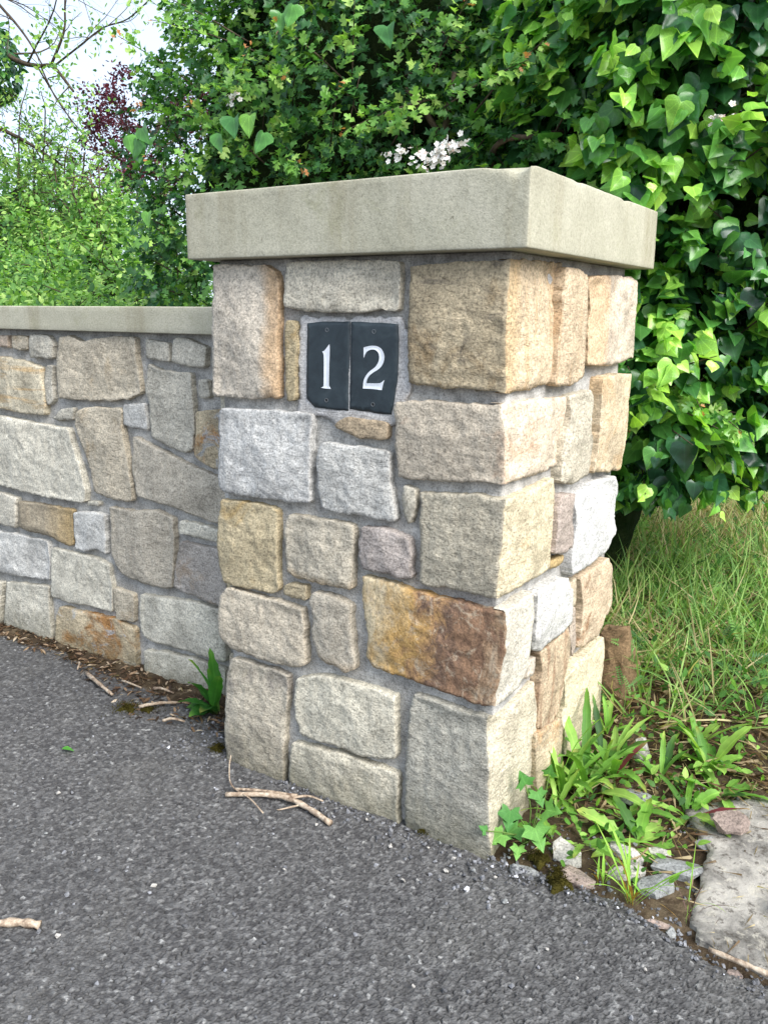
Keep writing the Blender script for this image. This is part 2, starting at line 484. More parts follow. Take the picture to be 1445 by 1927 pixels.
    col = t.ramp(t.noise(t.mapped(co, (1, 1, 0.35)), 45, 5, 0.7), [(0.3, srgb(50, 42, 34)), (0.6, srgb(92, 80, 66)), (0.8, srgb(124, 112, 96))])
    M['bark'] = t.finish(col, 0.9, t.bump(t.noise(co, 70, 5, 0.7), 0.8, 0.006), 0.2)
    t = NT('moss'); co = t.obj()
    col = t.ramp(t.noise(co, 90, 5, 0.7), [(0.3, srgb(40, 38, 16)), (0.6, srgb(76, 70, 30)), (0.8, srgb(108, 98, 48))])
    M['moss'] = t.finish(col, 1.0, t.bump(t.noise(co, 240, 4, 0.7), 1.0, 0.006), 0.05)
    t = NT('occluder_core'); co = t.obj()  # dark green for the solid cores added inside the foliage
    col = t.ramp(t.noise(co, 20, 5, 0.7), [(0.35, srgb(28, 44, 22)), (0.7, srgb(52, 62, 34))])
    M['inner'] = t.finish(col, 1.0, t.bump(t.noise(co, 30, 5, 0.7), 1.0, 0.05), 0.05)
    # leaves: colour per leaf, veins from the leaf's own coordinates
    for key, rough, spec, trans, vein in (('ivy_leaf', 0.28, 0.5, 0.30, 0.45), ('hawthorn_leaf', 0.42, 0.4, 0.34, 0.22),
                                          ('soft_leaf', 0.55, 0.3, 0.36, 0.3), ('grass_blade', 0.5, 0.3, 0.35, 0.0)):
        t = NT(key)
        c = t.n('Attribute', attribute_name='leafcol').outputs['Color']
        co = t.obj()
        if vein > 0:
            lc = t.n('SeparateXYZ', {0: t.n('Attribute', attribute_name='lc').outputs['Vector']})
            ax = t.math('ABSOLUTE', lc.outputs[0])
            mid = t.n('MapRange', {0: ax, 1: 0.012, 2: 0.035, 3: 1.0, 4: 0.0}).outputs[0]
            ang = t.math('ARCTAN2', ax, t.math('ADD', lc.outputs[1], 0.02))
            rib = None
            for a0 in (0.55, 1.15):
                d = t.math('ABSOLUTE', t.math('SUBTRACT', ang, a0))
                r = t.n('MapRange', {0: d, 1: 0.018, 2: 0.06, 3: 0.8, 4: 0.0}).outputs[0]
                rib = r if rib is None else t.math('MAXIMUM', rib, r)
            v = t.math('MULTIPLY', t.math('MAXIMUM', mid, rib), vein)
            pale = t.mix(1.0, c, (1.9, 1.7, 1.8, 1), 'MULTIPLY')
            c = t.mix(v, c, pale)
        blotch = t.noise(co, 25, 3, 0.6)
        c2 = t.mix(1.0, c, t.ramp(blotch, [(0.3, 0.82), (0.7, 1.16)]), 'MULTIPLY')
        b = t.n('BsdfPrincipled', {'Base Color': c2, 'Roughness': rough, 'Specular IOR Level': spec})
        tc = t.mix(1.0, c2, (1.3, 1.5, 0.6, 1), 'MULTIPLY')
        tr = t.n('BsdfTranslucent', {'Color': tc})
        mx = t.n('MixShader', {0: trans, 1: b.outputs[0], 2: tr.outputs[0]})
        t.t.links.new(mx.outputs[0], t.out.inputs[0])
        M[key] = t.m
    t = NT('petal'); c = t.n('Attribute', attribute_name='leafcol').outputs['Color']
    M['petal'] = t.finish(c, 0.6, None, 0.2)
    return M
MAT = make_materials()

# ------------------------------------------------------------------ masonry outlines, in metres on each face (across, height)
PILLAR_FRONT = {
 'pink': [(-0.771,1.304),(-0.687,1.304),(-0.594,1.298),(-0.576,1.285),(-0.572,1.251),(-0.574,1.208),(-0.577,1.117),(-0.579,1.000),(-0.602,1.001),(-0.658,0.994),(-0.725,0.993),(-0.789,0.992),(-0.784,1.052),(-0.783,1.111),(-0.779,1.173),(-0.779,1.227),(-0.771,1.264)],
 'cream': [(-0.545,1.305),(-0.430,1.307),(-0.304,1.305),(-0.248,1.302),(-0.249,1.259),(-0.254,1.199),(-0.303,1.204),(-0.345,1.196),(-0.409,1.198),(-0.444,1.196),(-0.484,1.200),(-0.521,1.200),(-0.558,1.212),(-0.555,1.251),(-0.550,1.280)],
 'sliver': [(-0.554,1.179),(-0.526,1.178),(-0.525,1.118),(-0.531,0.996),(-0.558,0.995),(-0.557,1.080),(-0.560,1.139)],
 'white1': [(-0.764,0.964),(-0.674,0.968),(-0.574,0.969),(-0.483,0.971),(-0.486,0.916),(-0.489,0.840),(-0.488,0.757),(-0.544,0.752),(-0.620,0.751),(-0.682,0.751),(-0.757,0.751),(-0.776,0.764),(-0.777,0.830),(-0.770,0.892),(-0.770,0.945)],
 'tan_small': [(-0.385,0.969),(-0.344,0.968),(-0.276,0.964),(-0.276,0.929),(-0.309,0.925),(-0.352,0.922),(-0.379,0.931),(-0.419,0.942),(-0.414,0.955)],
 'white2': [(-0.451,0.908),(-0.388,0.906),(-0.322,0.904),(-0.269,0.900),(-0.267,0.845),(-0.257,0.796),(-0.251,0.746),(-0.299,0.744),(-0.365,0.748),(-0.420,0.743),(-0.453,0.752),(-0.464,0.784),(-0.468,0.822),(-0.470,0.861),(-0.463,0.892)],
 'sliver2': [(-0.237,0.831),(-0.202,0.824),(-0.204,0.777),(-0.214,0.744),(-0.229,0.755),(-0.237,0.796)],
 'gold': [(-0.775,0.730),(-0.709,0.734),(-0.630,0.735),(-0.591,0.730),(-0.591,0.677),(-0.594,0.594),(-0.592,0.519),(-0.626,0.508),(-0.680,0.509),(-0.735,0.507),(-0.776,0.511),(-0.788,0.562),(-0.793,0.613),(-0.786,0.670)],
 'grey_tan': [(-0.557,0.723),(-0.505,0.722),(-0.425,0.723),(-0.363,0.720),(-0.365,0.671),(-0.370,0.566),(-0.412,0.564),(-0.474,0.565),(-0.533,0.567),(-0.560,0.575),(-0.567,0.619),(-0.568,0.668),(-0.565,0.705)],
 'mauve': [(-0.343,0.723),(-0.290,0.725),(-0.235,0.720),(-0.212,0.714),(-0.211,0.677),(-0.206,0.625),(-0.233,0.618),(-0.263,0.624),(-0.298,0.622),(-0.334,0.620),(-0.347,0.639),(-0.349,0.674)],
 'tiny': [(-0.563,0.547),(-0.506,0.549),(-0.506,0.510),(-0.534,0.511),(-0.579,0.513),(-0.576,0.534)],
 'beige': [(-0.760,0.500),(-0.691,0.496),(-0.611,0.494),(-0.514,0.487),(-0.511,0.442),(-0.506,0.344),(-0.537,0.330),(-0.600,0.326),(-0.670,0.325),(-0.725,0.328),(-0.773,0.331),(-0.795,0.358),(-0.795,0.427),(-0.787,0.469)],
 'beige2': [(-0.484,0.541),(-0.435,0.540),(-0.372,0.528),(-0.370,0.471),(-0.360,0.369),(-0.389,0.353),(-0.422,0.360),(-0.466,0.371),(-0.478,0.402),(-0.487,0.434),(-0.487,0.476),(-0.494,0.512)],
 'greyband': [(-0.756,0.304),(-0.664,0.305),(-0.594,0.304),(-0.564,0.297),(-0.569,0.255),(-0.578,0.160),(-0.585,0.070),(-0.587,-0.023),(-0.657,-0.038),(-0.723,-0.044),(-0.789,-0.049),(-0.791,0.040),(-0.784,0.152),(-0.778,0.239)],
 'pale': [(-0.537,0.299),(-0.457,0.329),(-0.389,0.332),(-0.318,0.332),(-0.245,0.330),(-0.246,0.284),(-0.241,0.169),(-0.286,0.155),(-0.348,0.146),(-0.411,0.150),(-0.477,0.148),(-0.531,0.147),(-0.544,0.188),(-0.547,0.246)],
 'pale2': [(-0.559,0.119),(-0.477,0.126),(-0.379,0.136),(-0.317,0.131),(-0.239,0.129),(-0.237,0.065),(-0.237,-0.043),(-0.284,-0.046),(-0.396,-0.042),(-0.479,-0.041),(-0.566,-0.031),(-0.568,0.060)],
}
PILLAR_CORNER = {
 'gold_brown': dict(c=[(-0.006,1.300),(-0.007,1.275),(-0.008,1.224),(-0.011,1.160),(-0.014,1.100),(-0.011,1.044)],
   f=[(-0.032,1.044),(-0.065,1.044),(-0.090,1.052),(-0.115,1.048),(-0.139,1.045),(-0.167,1.048),(-0.203,1.050),(-0.225,1.055),(-0.223,1.111),(-0.226,1.186),(-0.224,1.242),(-0.223,1.292),(-0.165,1.296),(-0.082,1.297)],
   r=[(0.103,1.303),(0.261,1.306),(0.264,1.283),(0.264,1.208),(0.260,1.129),(0.243,1.055),(0.185,1.050),(0.096,1.042)]),
 'greyrose': dict(c=[(-0.016,1.020),(-0.012,0.998),(-0.004,0.965),(-0.002,0.924),(-0.004,0.860)],
   f=[(-0.041,0.859),(-0.100,0.852),(-0.153,0.850),(-0.208,0.846),(-0.243,0.846),(-0.248,0.880),(-0.253,0.912),(-0.256,0.952),(-0.259,0.992),(-0.252,1.012),(-0.180,1.017),(-0.093,1.018)],
   r=[(0.094,1.022),(0.335,1.011),(0.344,0.956),(0.333,0.910),(0.305,0.859),(0.216,0.855),(0.113,0.856)]),
 'khaki': dict(c=[(0.001,0.828),(0.004,0.792),(0.004,0.740),(-0.000,0.681),(-0.006,0.615)],
   f=[(-0.058,0.614),(-0.118,0.617),(-0.169,0.612),(-0.188,0.621),(-0.186,0.687),(-0.190,0.743),(-0.189,0.817),(-0.109,0.827),(-0.040,0.830)],
   r=[(0.094,0.828),(0.248,0.833),(0.263,0.797),(0.266,0.754),(0.260,0.681),(0.256,0.612),(0.163,0.615),(0.072,0.619)]),
 'orange': dict(c=[(0.010,0.589),(0.013,0.561),(0.013,0.491),(0.006,0.432),(-0.003,0.370)],
   f=[(-0.049,0.363),(-0.110,0.369),(-0.163,0.375),(-0.224,0.380),(-0.274,0.383),(-0.311,0.385),(-0.326,0.412),(-0.324,0.465),(-0.332,0.514),(-0.341,0.563),(-0.336,0.604),(-0.304,0.605),(-0.238,0.599),(-0.184,0.592),(-0.107,0.590),(-0.057,0.588)],
   r=[(0.071,0.592),(0.139,0.592),(0.151,0.537),(0.142,0.465),(0.131,0.409),(0.082,0.382),(0.028,0.374)]),
 'bottom_grey': dict(c=[(-0.020,0.338),(-0.009,0.242),(-0.007,0.141),(0.003,-0.028)],
   f=[(-0.034,-0.032),(-0.098,-0.033),(-0.154,-0.035),(-0.214,-0.035),(-0.215,0.070),(-0.217,0.178),(-0.211,0.285),(-0.201,0.345),(-0.152,0.345),(-0.089,0.339),(-0.037,0.336)],
   r=[(0.066,0.334),(0.205,0.343),(0.237,0.269),(0.240,0.157),(0.229,0.090),(0.231,0.020),(0.224,-0.034),(0.177,-0.065),(0.105,-0.074)]),
}
PILLAR_SIDE = {
 'r_bandtan': [(0.246,1.297),(0.319,1.297),(0.381,1.285),(0.388,1.251),(0.393,1.189),(0.399,1.121),(0.398,1.053),(0.315,1.038),(0.208,1.044),(0.217,1.091),(0.219,1.150),(0.227,1.208),(0.229,1.266)],
 'r_orange': [(0.413,1.282),(0.524,1.290),(0.717,1.294),(0.766,1.284),(0.777,1.188),(0.794,1.085),(0.690,1.074),(0.570,1.073),(0.419,1.080),(0.413,1.146),(0.414,1.210),(0.390,1.271)],
 'r_grey': [(0.319,1.015),(0.456,1.018),(0.480,0.998),(0.471,0.940),(0.492,0.883),(0.468,0.807),(0.366,0.800),(0.280,0.816),(0.279,0.857),(0.287,0.921),(0.318,0.960),(0.316,1.003)],
 'r_tan2': [(0.519,1.046),(0.665,1.047),(0.760,1.039),(0.748,0.968),(0.758,0.891),(0.725,0.782),(0.598,0.794),(0.489,0.808),(0.514,0.856),(0.519,0.940),(0.512,1.010)],
 'r_mauve': [(0.272,0.793),(0.375,0.775),(0.375,0.734),(0.376,0.640),(0.314,0.639),(0.253,0.651),(0.257,0.717),(0.263,0.765)],
 'r_ochre': [(0.262,0.633),(0.350,0.625),(0.346,0.610),(0.319,0.604),(0.246,0.612)],
 'r_white': [(0.380,0.771),(0.512,0.781),(0.686,0.771),(0.715,0.742),(0.718,0.666),(0.728,0.600),(0.653,0.565),(0.525,0.560),(0.384,0.567),(0.369,0.612),(0.386,0.690)],
 'r_white2': [(0.164,0.580),(0.231,0.584),(0.323,0.577),(0.360,0.562),(0.395,0.523),(0.409,0.436),(0.346,0.429),(0.251,0.433),(0.176,0.433),(0.158,0.464),(0.162,0.523)],
 'r_bit': [(0.392,0.540),(0.451,0.538),(0.464,0.464),(0.411,0.469)],
 'r_tan3': [(0.467,0.536),(0.552,0.540),(0.689,0.538),(0.734,0.496),(0.760,0.377),(0.702,0.345),(0.645,0.320),(0.543,0.323),(0.485,0.337),(0.498,0.403),(0.496,0.455)],
 'r_bit2': [(0.415,0.462),(0.457,0.461),(0.484,0.343),(0.458,0.318),(0.427,0.385)],
 'r_brown': [(0.201,0.424),(0.319,0.421),(0.403,0.424),(0.420,0.365),(0.394,0.295),(0.382,0.237),(0.352,0.197),(0.282,0.198),(0.214,0.223),(0.209,0.311),(0.228,0.368)],
 'r_bit3': [(0.160,0.413),(0.203,0.413),(0.196,0.369),(0.146,0.377)],
 'r_cream': [(0.381,0.288),(0.483,0.303),(0.683,0.307),(0.702,0.257),(0.690,0.185),(0.701,0.083),(0.692,-0.012),(0.604,-0.011),(0.501,0.011),(0.416,0.057),(0.403,0.146),(0.409,0.203)],
 'r_orange2': [(0.195,0.220),(0.241,0.211),(0.360,0.191),(0.380,0.150),(0.385,0.065),(0.389,-0.009),(0.326,-0.025),(0.244,-0.016),(0.218,0.088),(0.200,0.153)],
}
WALL_STONES = [
 ('w_pink', [(-2.073,1.108),(-2.005,1.110),(-2.008,1.068),(-2.079,1.069)]),
 ('w_tan', [(-1.985,1.108),(-1.903,1.112),(-1.894,1.094),(-1.905,1.059),(-1.991,1.066)]),
 ('w_grey', [(-1.882,1.116),(-1.782,1.116),(-1.761,1.087),(-1.770,1.037),(-1.892,1.040)]),
 ('w_tan', [(-1.728,1.112),(-1.678,1.116),(-1.616,1.097),(-1.542,1.109),(-1.451,1.119),(-1.364,1.116),(-1.364,1.054),(-1.354,0.946),(-1.419,0.925),(-1.542,0.911),(-1.681,0.906),(-1.752,0.909),(-1.752,1.006)]),
 ('w_grey', [(-1.324,1.113),(-1.225,1.102),(-1.225,1.047),(-1.326,1.053)]),
 ('w_grey', [(-1.202,1.120),(-1.153,1.121),(-1.070,1.099),(-1.076,1.037),(-1.149,1.038),(-1.213,1.047)]),
 ('w_ochre', [(-2.129,1.032),(-2.072,1.034),(-1.950,1.031),(-1.836,1.010),(-1.826,0.930),(-1.832,0.845),(-1.953,0.845),(-2.100,0.854),(-2.158,0.854)]),
 ('w_grey', [(-1.810,1.014),(-1.773,1.016),(-1.788,0.954),(-1.779,0.904),(-1.801,0.884),(-1.824,0.883),(-1.830,0.952)]),
 ('w_grey', [(-1.318,1.037),(-1.259,1.020),(-1.137,1.018),(-1.131,0.923),(-1.133,0.833),(-1.147,0.786),(-1.174,0.775),(-1.247,0.790),(-1.321,0.814),(-1.318,0.911),(-1.334,0.957)]),
 ('w_grey', [(-1.108,1.000),(-1.069,1.004),(-1.063,0.947),(-1.111,0.947)]),
 ('w_grey', [(-1.751,0.873),(-1.684,0.879),(-1.694,0.837),(-1.767,0.832),(-1.801,0.833)]),
 ('w_tan', [(-1.669,0.868),(-1.629,0.884),(-1.554,0.891),(-1.447,0.893),(-1.448,0.821),(-1.431,0.724),(-1.422,0.598),(-1.459,0.587),(-1.531,0.591),(-1.605,0.601),(-1.618,0.684),(-1.653,0.761),(-1.681,0.824)]),
 ('w_white', [(-1.441,0.904),(-1.342,0.918),(-1.336,0.870),(-1.334,0.831),(-1.387,0.836),(-1.448,0.841)]),
 ('w_cream', [(-2.209,0.823),(-2.105,0.826),(-1.921,0.817),(-1.714,0.810),(-1.698,0.757),(-1.667,0.686),(-1.647,0.599),(-1.659,0.561),(-1.732,0.555),(-1.896,0.554),(-2.081,0.564),(-2.251,0.573)]),
 ('w_brown', [(-1.407,0.810),(-1.333,0.789),(-1.240,0.764),(-1.132,0.734),(-1.006,0.708),(-1.012,0.576),(-1.069,0.571),(-1.158,0.586),(-1.251,0.598),(-1.327,0.606),(-1.401,0.611),(-1.414,0.698)]),
 ('w_rust', [(-1.122,0.906),(-1.052,0.916),(-1.001,0.925),(-1.009,0.750),(-1.061,0.738),(-1.121,0.762),(-1.136,0.780),(-1.121,0.847)]),
 ('w_cream', [(-1.647,0.566),(-1.592,0.573),(-1.588,0.558),(-1.654,0.550)]),
 ('w_grey', [(-2.209,0.541),(-2.124,0.538),(-2.038,0.529),(-2.058,0.416),(-2.130,0.415),(-2.228,0.422)]),
 ('w_gold', [(-2.030,0.518),(-1.924,0.523),(-1.730,0.525),(-1.735,0.451),(-1.739,0.396),(-1.774,0.391),(-1.855,0.410),(-1.976,0.412),(-2.038,0.419)]),
 ('w_white', [(-1.725,0.518),(-1.623,0.531),(-1.558,0.529),(-1.567,0.393),(-1.626,0.402),(-1.683,0.385),(-1.729,0.386)]),
 ('w_brown', [(-1.534,0.562),(-1.430,0.564),(-1.310,0.577),(-1.239,0.562),(-1.236,0.509),(-1.260,0.327),(-1.329,0.318),(-1.430,0.325),(-1.502,0.339),(-1.540,0.389)]),
 ('w_cream', [(-1.211,0.558),(-1.160,0.562),(-1.018,0.552),(-1.020,0.511),(-1.117,0.517),(-1.218,0.516)]),
 ('w_mauve', [(-1.211,0.492),(-1.128,0.488),(-1.016,0.495),(-1.024,0.307),(-1.101,0.314),(-1.193,0.321),(-1.250,0.332),(-1.234,0.425)]),
 ('w_white', [(-2.269,0.382),(-2.068,0.390),(-1.881,0.390),(-1.878,0.318),(-1.888,0.242),(-2.001,0.231),(-2.200,0.218),(-2.297,0.209)]),
 ('w_cream', [(-1.860,0.369),(-1.742,0.368),(-1.640,0.373),(-1.559,0.356),(-1.550,0.281),(-1.561,0.185),(-1.659,0.185),(-1.788,0.176),(-1.884,0.178),(-1.876,0.270)]),
 ('w_cream', [(-2.151,0.188),(-2.030,0.205),(-1.897,0.217),(-1.902,0.133),(-1.905,-0.045),(-2.040,-0.050),(-2.159,-0.050),(-2.209,-0.034),(-2.171,0.097)]),
 ('w_tan', [(-1.551,0.277),(-1.445,0.270),(-1.454,0.169),(-1.540,0.162),(-1.551,0.219)]),
 ('w_rust', [(-1.838,0.154),(-1.708,0.156),(-1.550,0.164),(-1.445,0.147),(-1.457,-0.060),(-1.550,-0.064),(-1.674,-0.066),(-1.754,-0.052),(-1.862,-0.043),(-1.887,0.002),(-1.868,0.107)]),
 ('w_cream', [(-1.408,0.281),(-1.311,0.288),(-1.175,0.299),(-1.029,0.296),(-1.037,0.127),(-1.129,0.123),(-1.234,0.125),(-1.364,0.122),(-1.414,0.138),(-1.418,0.222)]),
 ('w_cream', [(-1.408,0.082),(-1.285,0.098),(-1.187,0.106),(-1.038,0.101),(-1.043,-0.014),(-1.195,-0.032),(-1.377,-0.048),(-1.415,-0.002)]),
 ('w_cream', [(-2.268,0.175),(-2.178,0.183),(-2.220,-0.019),(-2.298,-0.008)]),
 ('w_grey', [(-1.049,1.099),(-1.001,1.100),(-1.008,0.953),(-1.053,0.954)]),
]
PLAQUE = {
 'left': [(-0.4981,1.1720),(-0.4571,1.1770),(-0.3824,1.1779),(-0.3825,1.1423),(-0.3859,0.9830),(-0.4182,0.9817),(-0.4799,0.9832),(-0.5030,1.0022),(-0.5025,1.0669)],
 'right': [(-0.3781,1.1774),(-0.3273,1.1769),(-0.2593,1.1736),(-0.2571,1.1282),(-0.2572,1.0687),(-0.2618,1.0339),(-0.2725,0.9818),(-0.3049,0.9813),(-0.3826,0.9859),(-0.3792,1.1249)],
 'one': [(-0.4368,1.1269),(-0.4358,1.1127),(-0.4373,1.0840),(-0.4386,1.0407),(-0.4371,1.0335),(-0.4333,1.0286),(-0.4473,1.0284),(-0.4605,1.0295),(-0.4545,1.0326),(-0.4526,1.0400),(-0.4517,1.0871),(-0.4523,1.1032),(-0.4538,1.1077),(-0.4565,1.1106),(-0.4488,1.1141)],
 'two': [(-0.3439,1.1228),(-0.3354,1.1252),(-0.3228,1.1273),(-0.3093,1.1263),(-0.2988,1.1211),(-0.2926,1.1119),(-0.2910,1.1016),(-0.2944,1.0895),(-0.3037,1.0787),(-0.3183,1.0703),(-0.3288,1.0628),(-0.3351,1.0538),(-0.3372,1.0457),(-0.3055,1.0473),(-0.2972,1.0498),(-0.2905,1.0547),(-0.2940,1.0444),(-0.2966,1.0329),(-0.3212,1.0342),(-0.3457,1.0338),(-0.3436,1.0507),(-0.3383,1.0615),(-0.3288,1.0716),(-0.3141,1.0818),(-0.3059,1.0925),(-0.3034,1.1021),(-0.3054,1.1115),(-0.3113,1.1173),(-0.3196,1.1193),(-0.3291,1.1176),(-0.3375,1.1122),(-0.3438,1.1010)],
 'holes': [(-0.4428,1.1587),(-0.3178,1.1574),(-0.4457,1.0019),(-0.3195,1.0004)],
 'bed': [(-0.5209,1.1861),(-0.4348,1.1886),(-0.3483,1.1869),(-0.2480,1.1887),(-0.2313,1.1457),(-0.2256,1.0445),(-0.2351,1.0165),(-0.2527,0.9682),(-0.2941,0.9491),(-0.3476,0.9612),(-0.4184,0.9449),(-0.4525,0.9590),(-0.4826,0.9606),(-0.5250,0.9595),(-0.5285,1.0287),(-0.5244,1.1210)],
}
# ------------------------------------------------------------------ ground
EDGE = np.array([(-0.03, 0.02), (0.02, 0.003), (0.061, -0.012), (0.149, 0.014), (0.22, 0.018), (0.291, 0.013), (0.363, -0.007),
                 (0.438, -0.031), (0.489, -0.057), (0.598, -0.065), (0.75, -0.075), (1.0, -0.09), (4, -0.15)])
def edge_y(x):
    return np.interp(x, EDGE[:, 0], EDGE[:, 1])

def tarmac_height(X, Y):
    """rolled chips: cell noise with a level and a tilt for each chip"""
    def worley(cell, seed):
        gx, gy = X/cell, Y/cell
        i0, j0 = np.floor(gx), np.floor(gy)
        best = np.full(X.shape, 9.0); second = best.copy(); rid = np.zeros(X.shape); dx = np.zeros(X.shape); dy = np.zeros(X.shape)
        z = np.zeros(X.shape)
        for a in (-1, 0, 1):
            for b in (-1, 0, 1):
                i, j = i0+a, j0+b
                px = i+_hash(i, j, z, seed); py = j+_hash(i, j, z, seed+1)
                d = np.hypot(gx-px, (gy-py))
                closer = d < best
                second = np.where(closer, best, np.minimum(second, d))
                rid = np.where(closer, _hash(i, j, z, seed+2), rid)
                dx = np.where(closer, gx-px, dx); dy = np.where(closer, gy-py, dy)
                best = np.where(closer, d, best)
        return best, second, rid, dx, dy
    b, s, rid, dx, dy = worley(0.0086, 5)
    gap = np.clip((s-b)*3.6, 0, 1)
    tilt = (dx*(_hash(np.floor(rid*9999), rid*0, rid*0, 3)-0.5)+dy*(_hash(np.floor(rid*9999), rid*0, rid*0, 4)-0.5))
    h = 0.0026*(rid-0.5)+0.0028*gap+0.0058*tilt
    b2, s2, r2, _, _ = worley(0.006, 15)
    h += 0.0011*(r2-0.5)
    return h, rid, 1-gap

def build_ground():
    # one broad sheet out to the horizon
    V = []; F = []
    xs = np.concatenate([[-600, -150, -40, -15], np.linspace(-8, 8, 33), [15, 40, 150, 600]])
    ys = np.concatenate([[-600, -150, -40, -15], np.linspace(-6, 10, 33), [18, 40, 150, 900]])
    X, Y = np.meshgrid(xs, ys, indexing='ij')
    Z = np.full(X.shape, -0.03)
    nx, ny = X.shape
    V = np.stack([X, Y, Z], -1).reshape(-1, 3)
    I = np.arange(nx*ny).reshape(nx, ny)
    F = np.stack([I[:-1, :-1], I[1:, :-1], I[1:, 1:], I[:-1, 1:]], -1).reshape(-1, 4)
    g = put('ground', raw_mesh('ground', V, F), MAT['soil']); tag(g, 'bare earth ground under and behind the wall', 'ground', kind='structure')
    # tarmac, chip by chip where the picture shows it
    step = 0.0037
    x = np.arange(-2.75, 0.95, step); y = np.arange(-1.25, 0.33, step)
    X, Y = np.meshgrid(x, y, indexing='ij')
    Pm = np.stack([X, Y, 0*X], -1).reshape(-1, 3)
    ok = in_view(Pm, 90).reshape(X.shape) & (Y < np.where(X > -0.03, edge_y(X)+0.012*vnoise(Pm*40, 9).reshape(X.shape)+0.004, 0.31))
    h, rid, gap = tarmac_height(X.ravel(), Y.ravel())
    big = 0.006*fbm(Pm*np.array([2.2, 2.2, 1])+3, 3, 31)
    Z = (h+big).reshape(X.shape)-0.004
    # worn, crumbling verge edge and a hollow along the pillar foot
    ed = np.where(X > -0.03, np.clip((edge_y(X)-Y)/0.05, 0, 1), 1.0)
    Z = Z-0.012*(1-ed)
    idx = -np.ones(X.size, int); sel = np.nonzero(ok.ravel())[0]; idx[sel] = np.arange(len(sel))
    I = idx.reshape(X.shape)
    Q = np.stack([I[:-1, :-1], I[1:, :-1], I[1:, 1:], I[:-1, 1:]], -1).reshape(-1, 4)
    Q = Q[(Q >= 0).all(1)]
    V = np.stack([X.ravel()[sel], Y.ravel()[sel], Z.ravel()[sel]], -1)
    me = raw_mesh('driveway', V, Q, smooth=False)
    attr(me, 'chip', np.clip(rid[sel]**1.25, 0, 1), 'FLOAT'); attr(me, 'bind', gap[sel], 'FLOAT')
    d = put('driveway', me, MAT['tarmac']); tag(d, 'dark grey tarmac driveway of coarse rolled chips', 'driveway', kind='structure')
    # plain tarmac around it, a little lower
    pts = [(-9, -8), (6, -8), (6, -0.3), (0.85, -0.16), (0.3, -0.06), (-0.03, -0.01), (-0.03, 0.30), (-9, 0.30)]
    V = [(a, b, -0.018) for a, b in pts]
    me = raw_mesh('road', V, [tuple(range(len(V)))])
    attr(me, 'chip', np.full(len(V), 0.5), 'FLOAT'); attr(me, 'bind', np.full(len(V), 0.3), 'FLOAT')
    tag(put('road', me, MAT['tarmac']), 'tarmac around the driveway', 'road', kind='structure')
    # verge: soil bank beside and behind the pillar
    xs = np.concatenate([np.arange(-0.9, 1.1, 0.02), np.linspace(1.12, 7, 24)])
    ys = np.concatenate([np.arange(-0.16, 1.7, 0.02), np.linspace(1.75, 9, 40)])
    X, Y = np.meshgrid(xs, ys, indexing='ij')
    Z = verge_z(X, Y)
    nx, ny = X.shape
    V = np.stack([X, Y, Z], -1).reshape(-1, 3)
    I = np.arange(nx*ny).reshape(nx, ny)
    F = np.stack([I[:-1, :-1], I[1:, :-1], I[1:, 1:], I[:-1, 1:]], -1).reshape(-1, 4)
    tag(put('verge', raw_mesh('verge', V, F), MAT['soil']), 'earth verge rising beside the pillar', 'verge', kind='structure')

def verge_z(X, Y):
    X = np.asarray(X, float); Y = np.asarray(Y, float)
    e = Y-np.where(X > -0.03, edge_y(np.clip(X, -0.03, 4)), 0.0)
    base = np.clip(e, 0, None)
    z = 0.10*np.clip((base-0.25)/0.75, 0, 1)**1.3 + 0.055*np.clip(base-0.9, 0, 6)
    P = np.stack([X.ravel(), Y.ravel(), 0*X.ravel()], -1)
    z = z + (0.010*fbm(P*9, 3, 41)*np.clip(e/0.1, 0, 1).ravel()).reshape(X.shape) + 0.05*(fbm(P*1.1+5, 2, 43)).reshape(X.shape)*np.clip((base-0.7), 0, 1)
    z = z - 0.022 + 0.016*np.clip(e/0.06, 0, 1)
    return np.where(e < -0.005, -0.03, z)
build_ground()

# ------------------------------------------------------------------ dressed stones
def pip(P, poly):
    x, y = P[:, 0], P[:, 1]; r = np.zeros(len(P), bool); n = len(poly)
    for i in range(n):
        x1, y1 = poly[i]; x2, y2 = poly[(i+1) % n]
        c = ((y1 > y) != (y2 > y)) & (x < (x2-x1)*(y-y1)/(y2-y1+1e-12)+x1)
        r ^= c
    return r

def seg_dist(P, A, Bp):
    d = np.full(len(P), 9.0)
    for a, b in zip(A, Bp):
        ab = b-a; L = ab@ab
        t = np.clip(((P-a)@ab)/max(L, 1e-12), 0, 1)
        d = np.minimum(d, np.linalg.norm(P-a-t[:, None]*ab, axis=1))
    return d

def resample(pts, step, closed=True, seed=0, amp=0.0022):
    pts = [np.array(p, float) for p in pts]
    if closed: pts = pts+[pts[0]]
    out = []
    for a, b in zip(pts[:-1], pts[1:]):
        n = max(1, int(round(np.linalg.norm(b-a)/step)))
        for k in range(n): out.append(a+(b-a)*k/n)
    if not closed: out.append(pts[-1])
    return np.array(out)

def rough_edge(poly, seed, amp, fixed=None):
    P = np.column_stack([poly*34, np.full(len(poly), seed*1.7)])
    Q = np.column_stack([poly*110, np.full(len(poly), seed*2.1)])
    off = 1.25*amp*np.column_stack([vnoise(P, 1)+0.95*vnoise(Q, 2), vnoise(P, 3)+0.95*vnoise(Q, 4)])
    if fixed is not None: off[fixed] = 0
    return poly+off

def chaikin(pts):
    pts = [np.array(p, float) for p in pts]; out = []
    n = len(pts)
    for i in range(n):
        a, b = pts[i], pts[(i+1) % n]
        L = np.linalg.norm(b-a); k = min(0.25, 0.0055/max(L, 1e-6))
        out += [a+(b-a)*k, b-(b-a)*k]
    return out

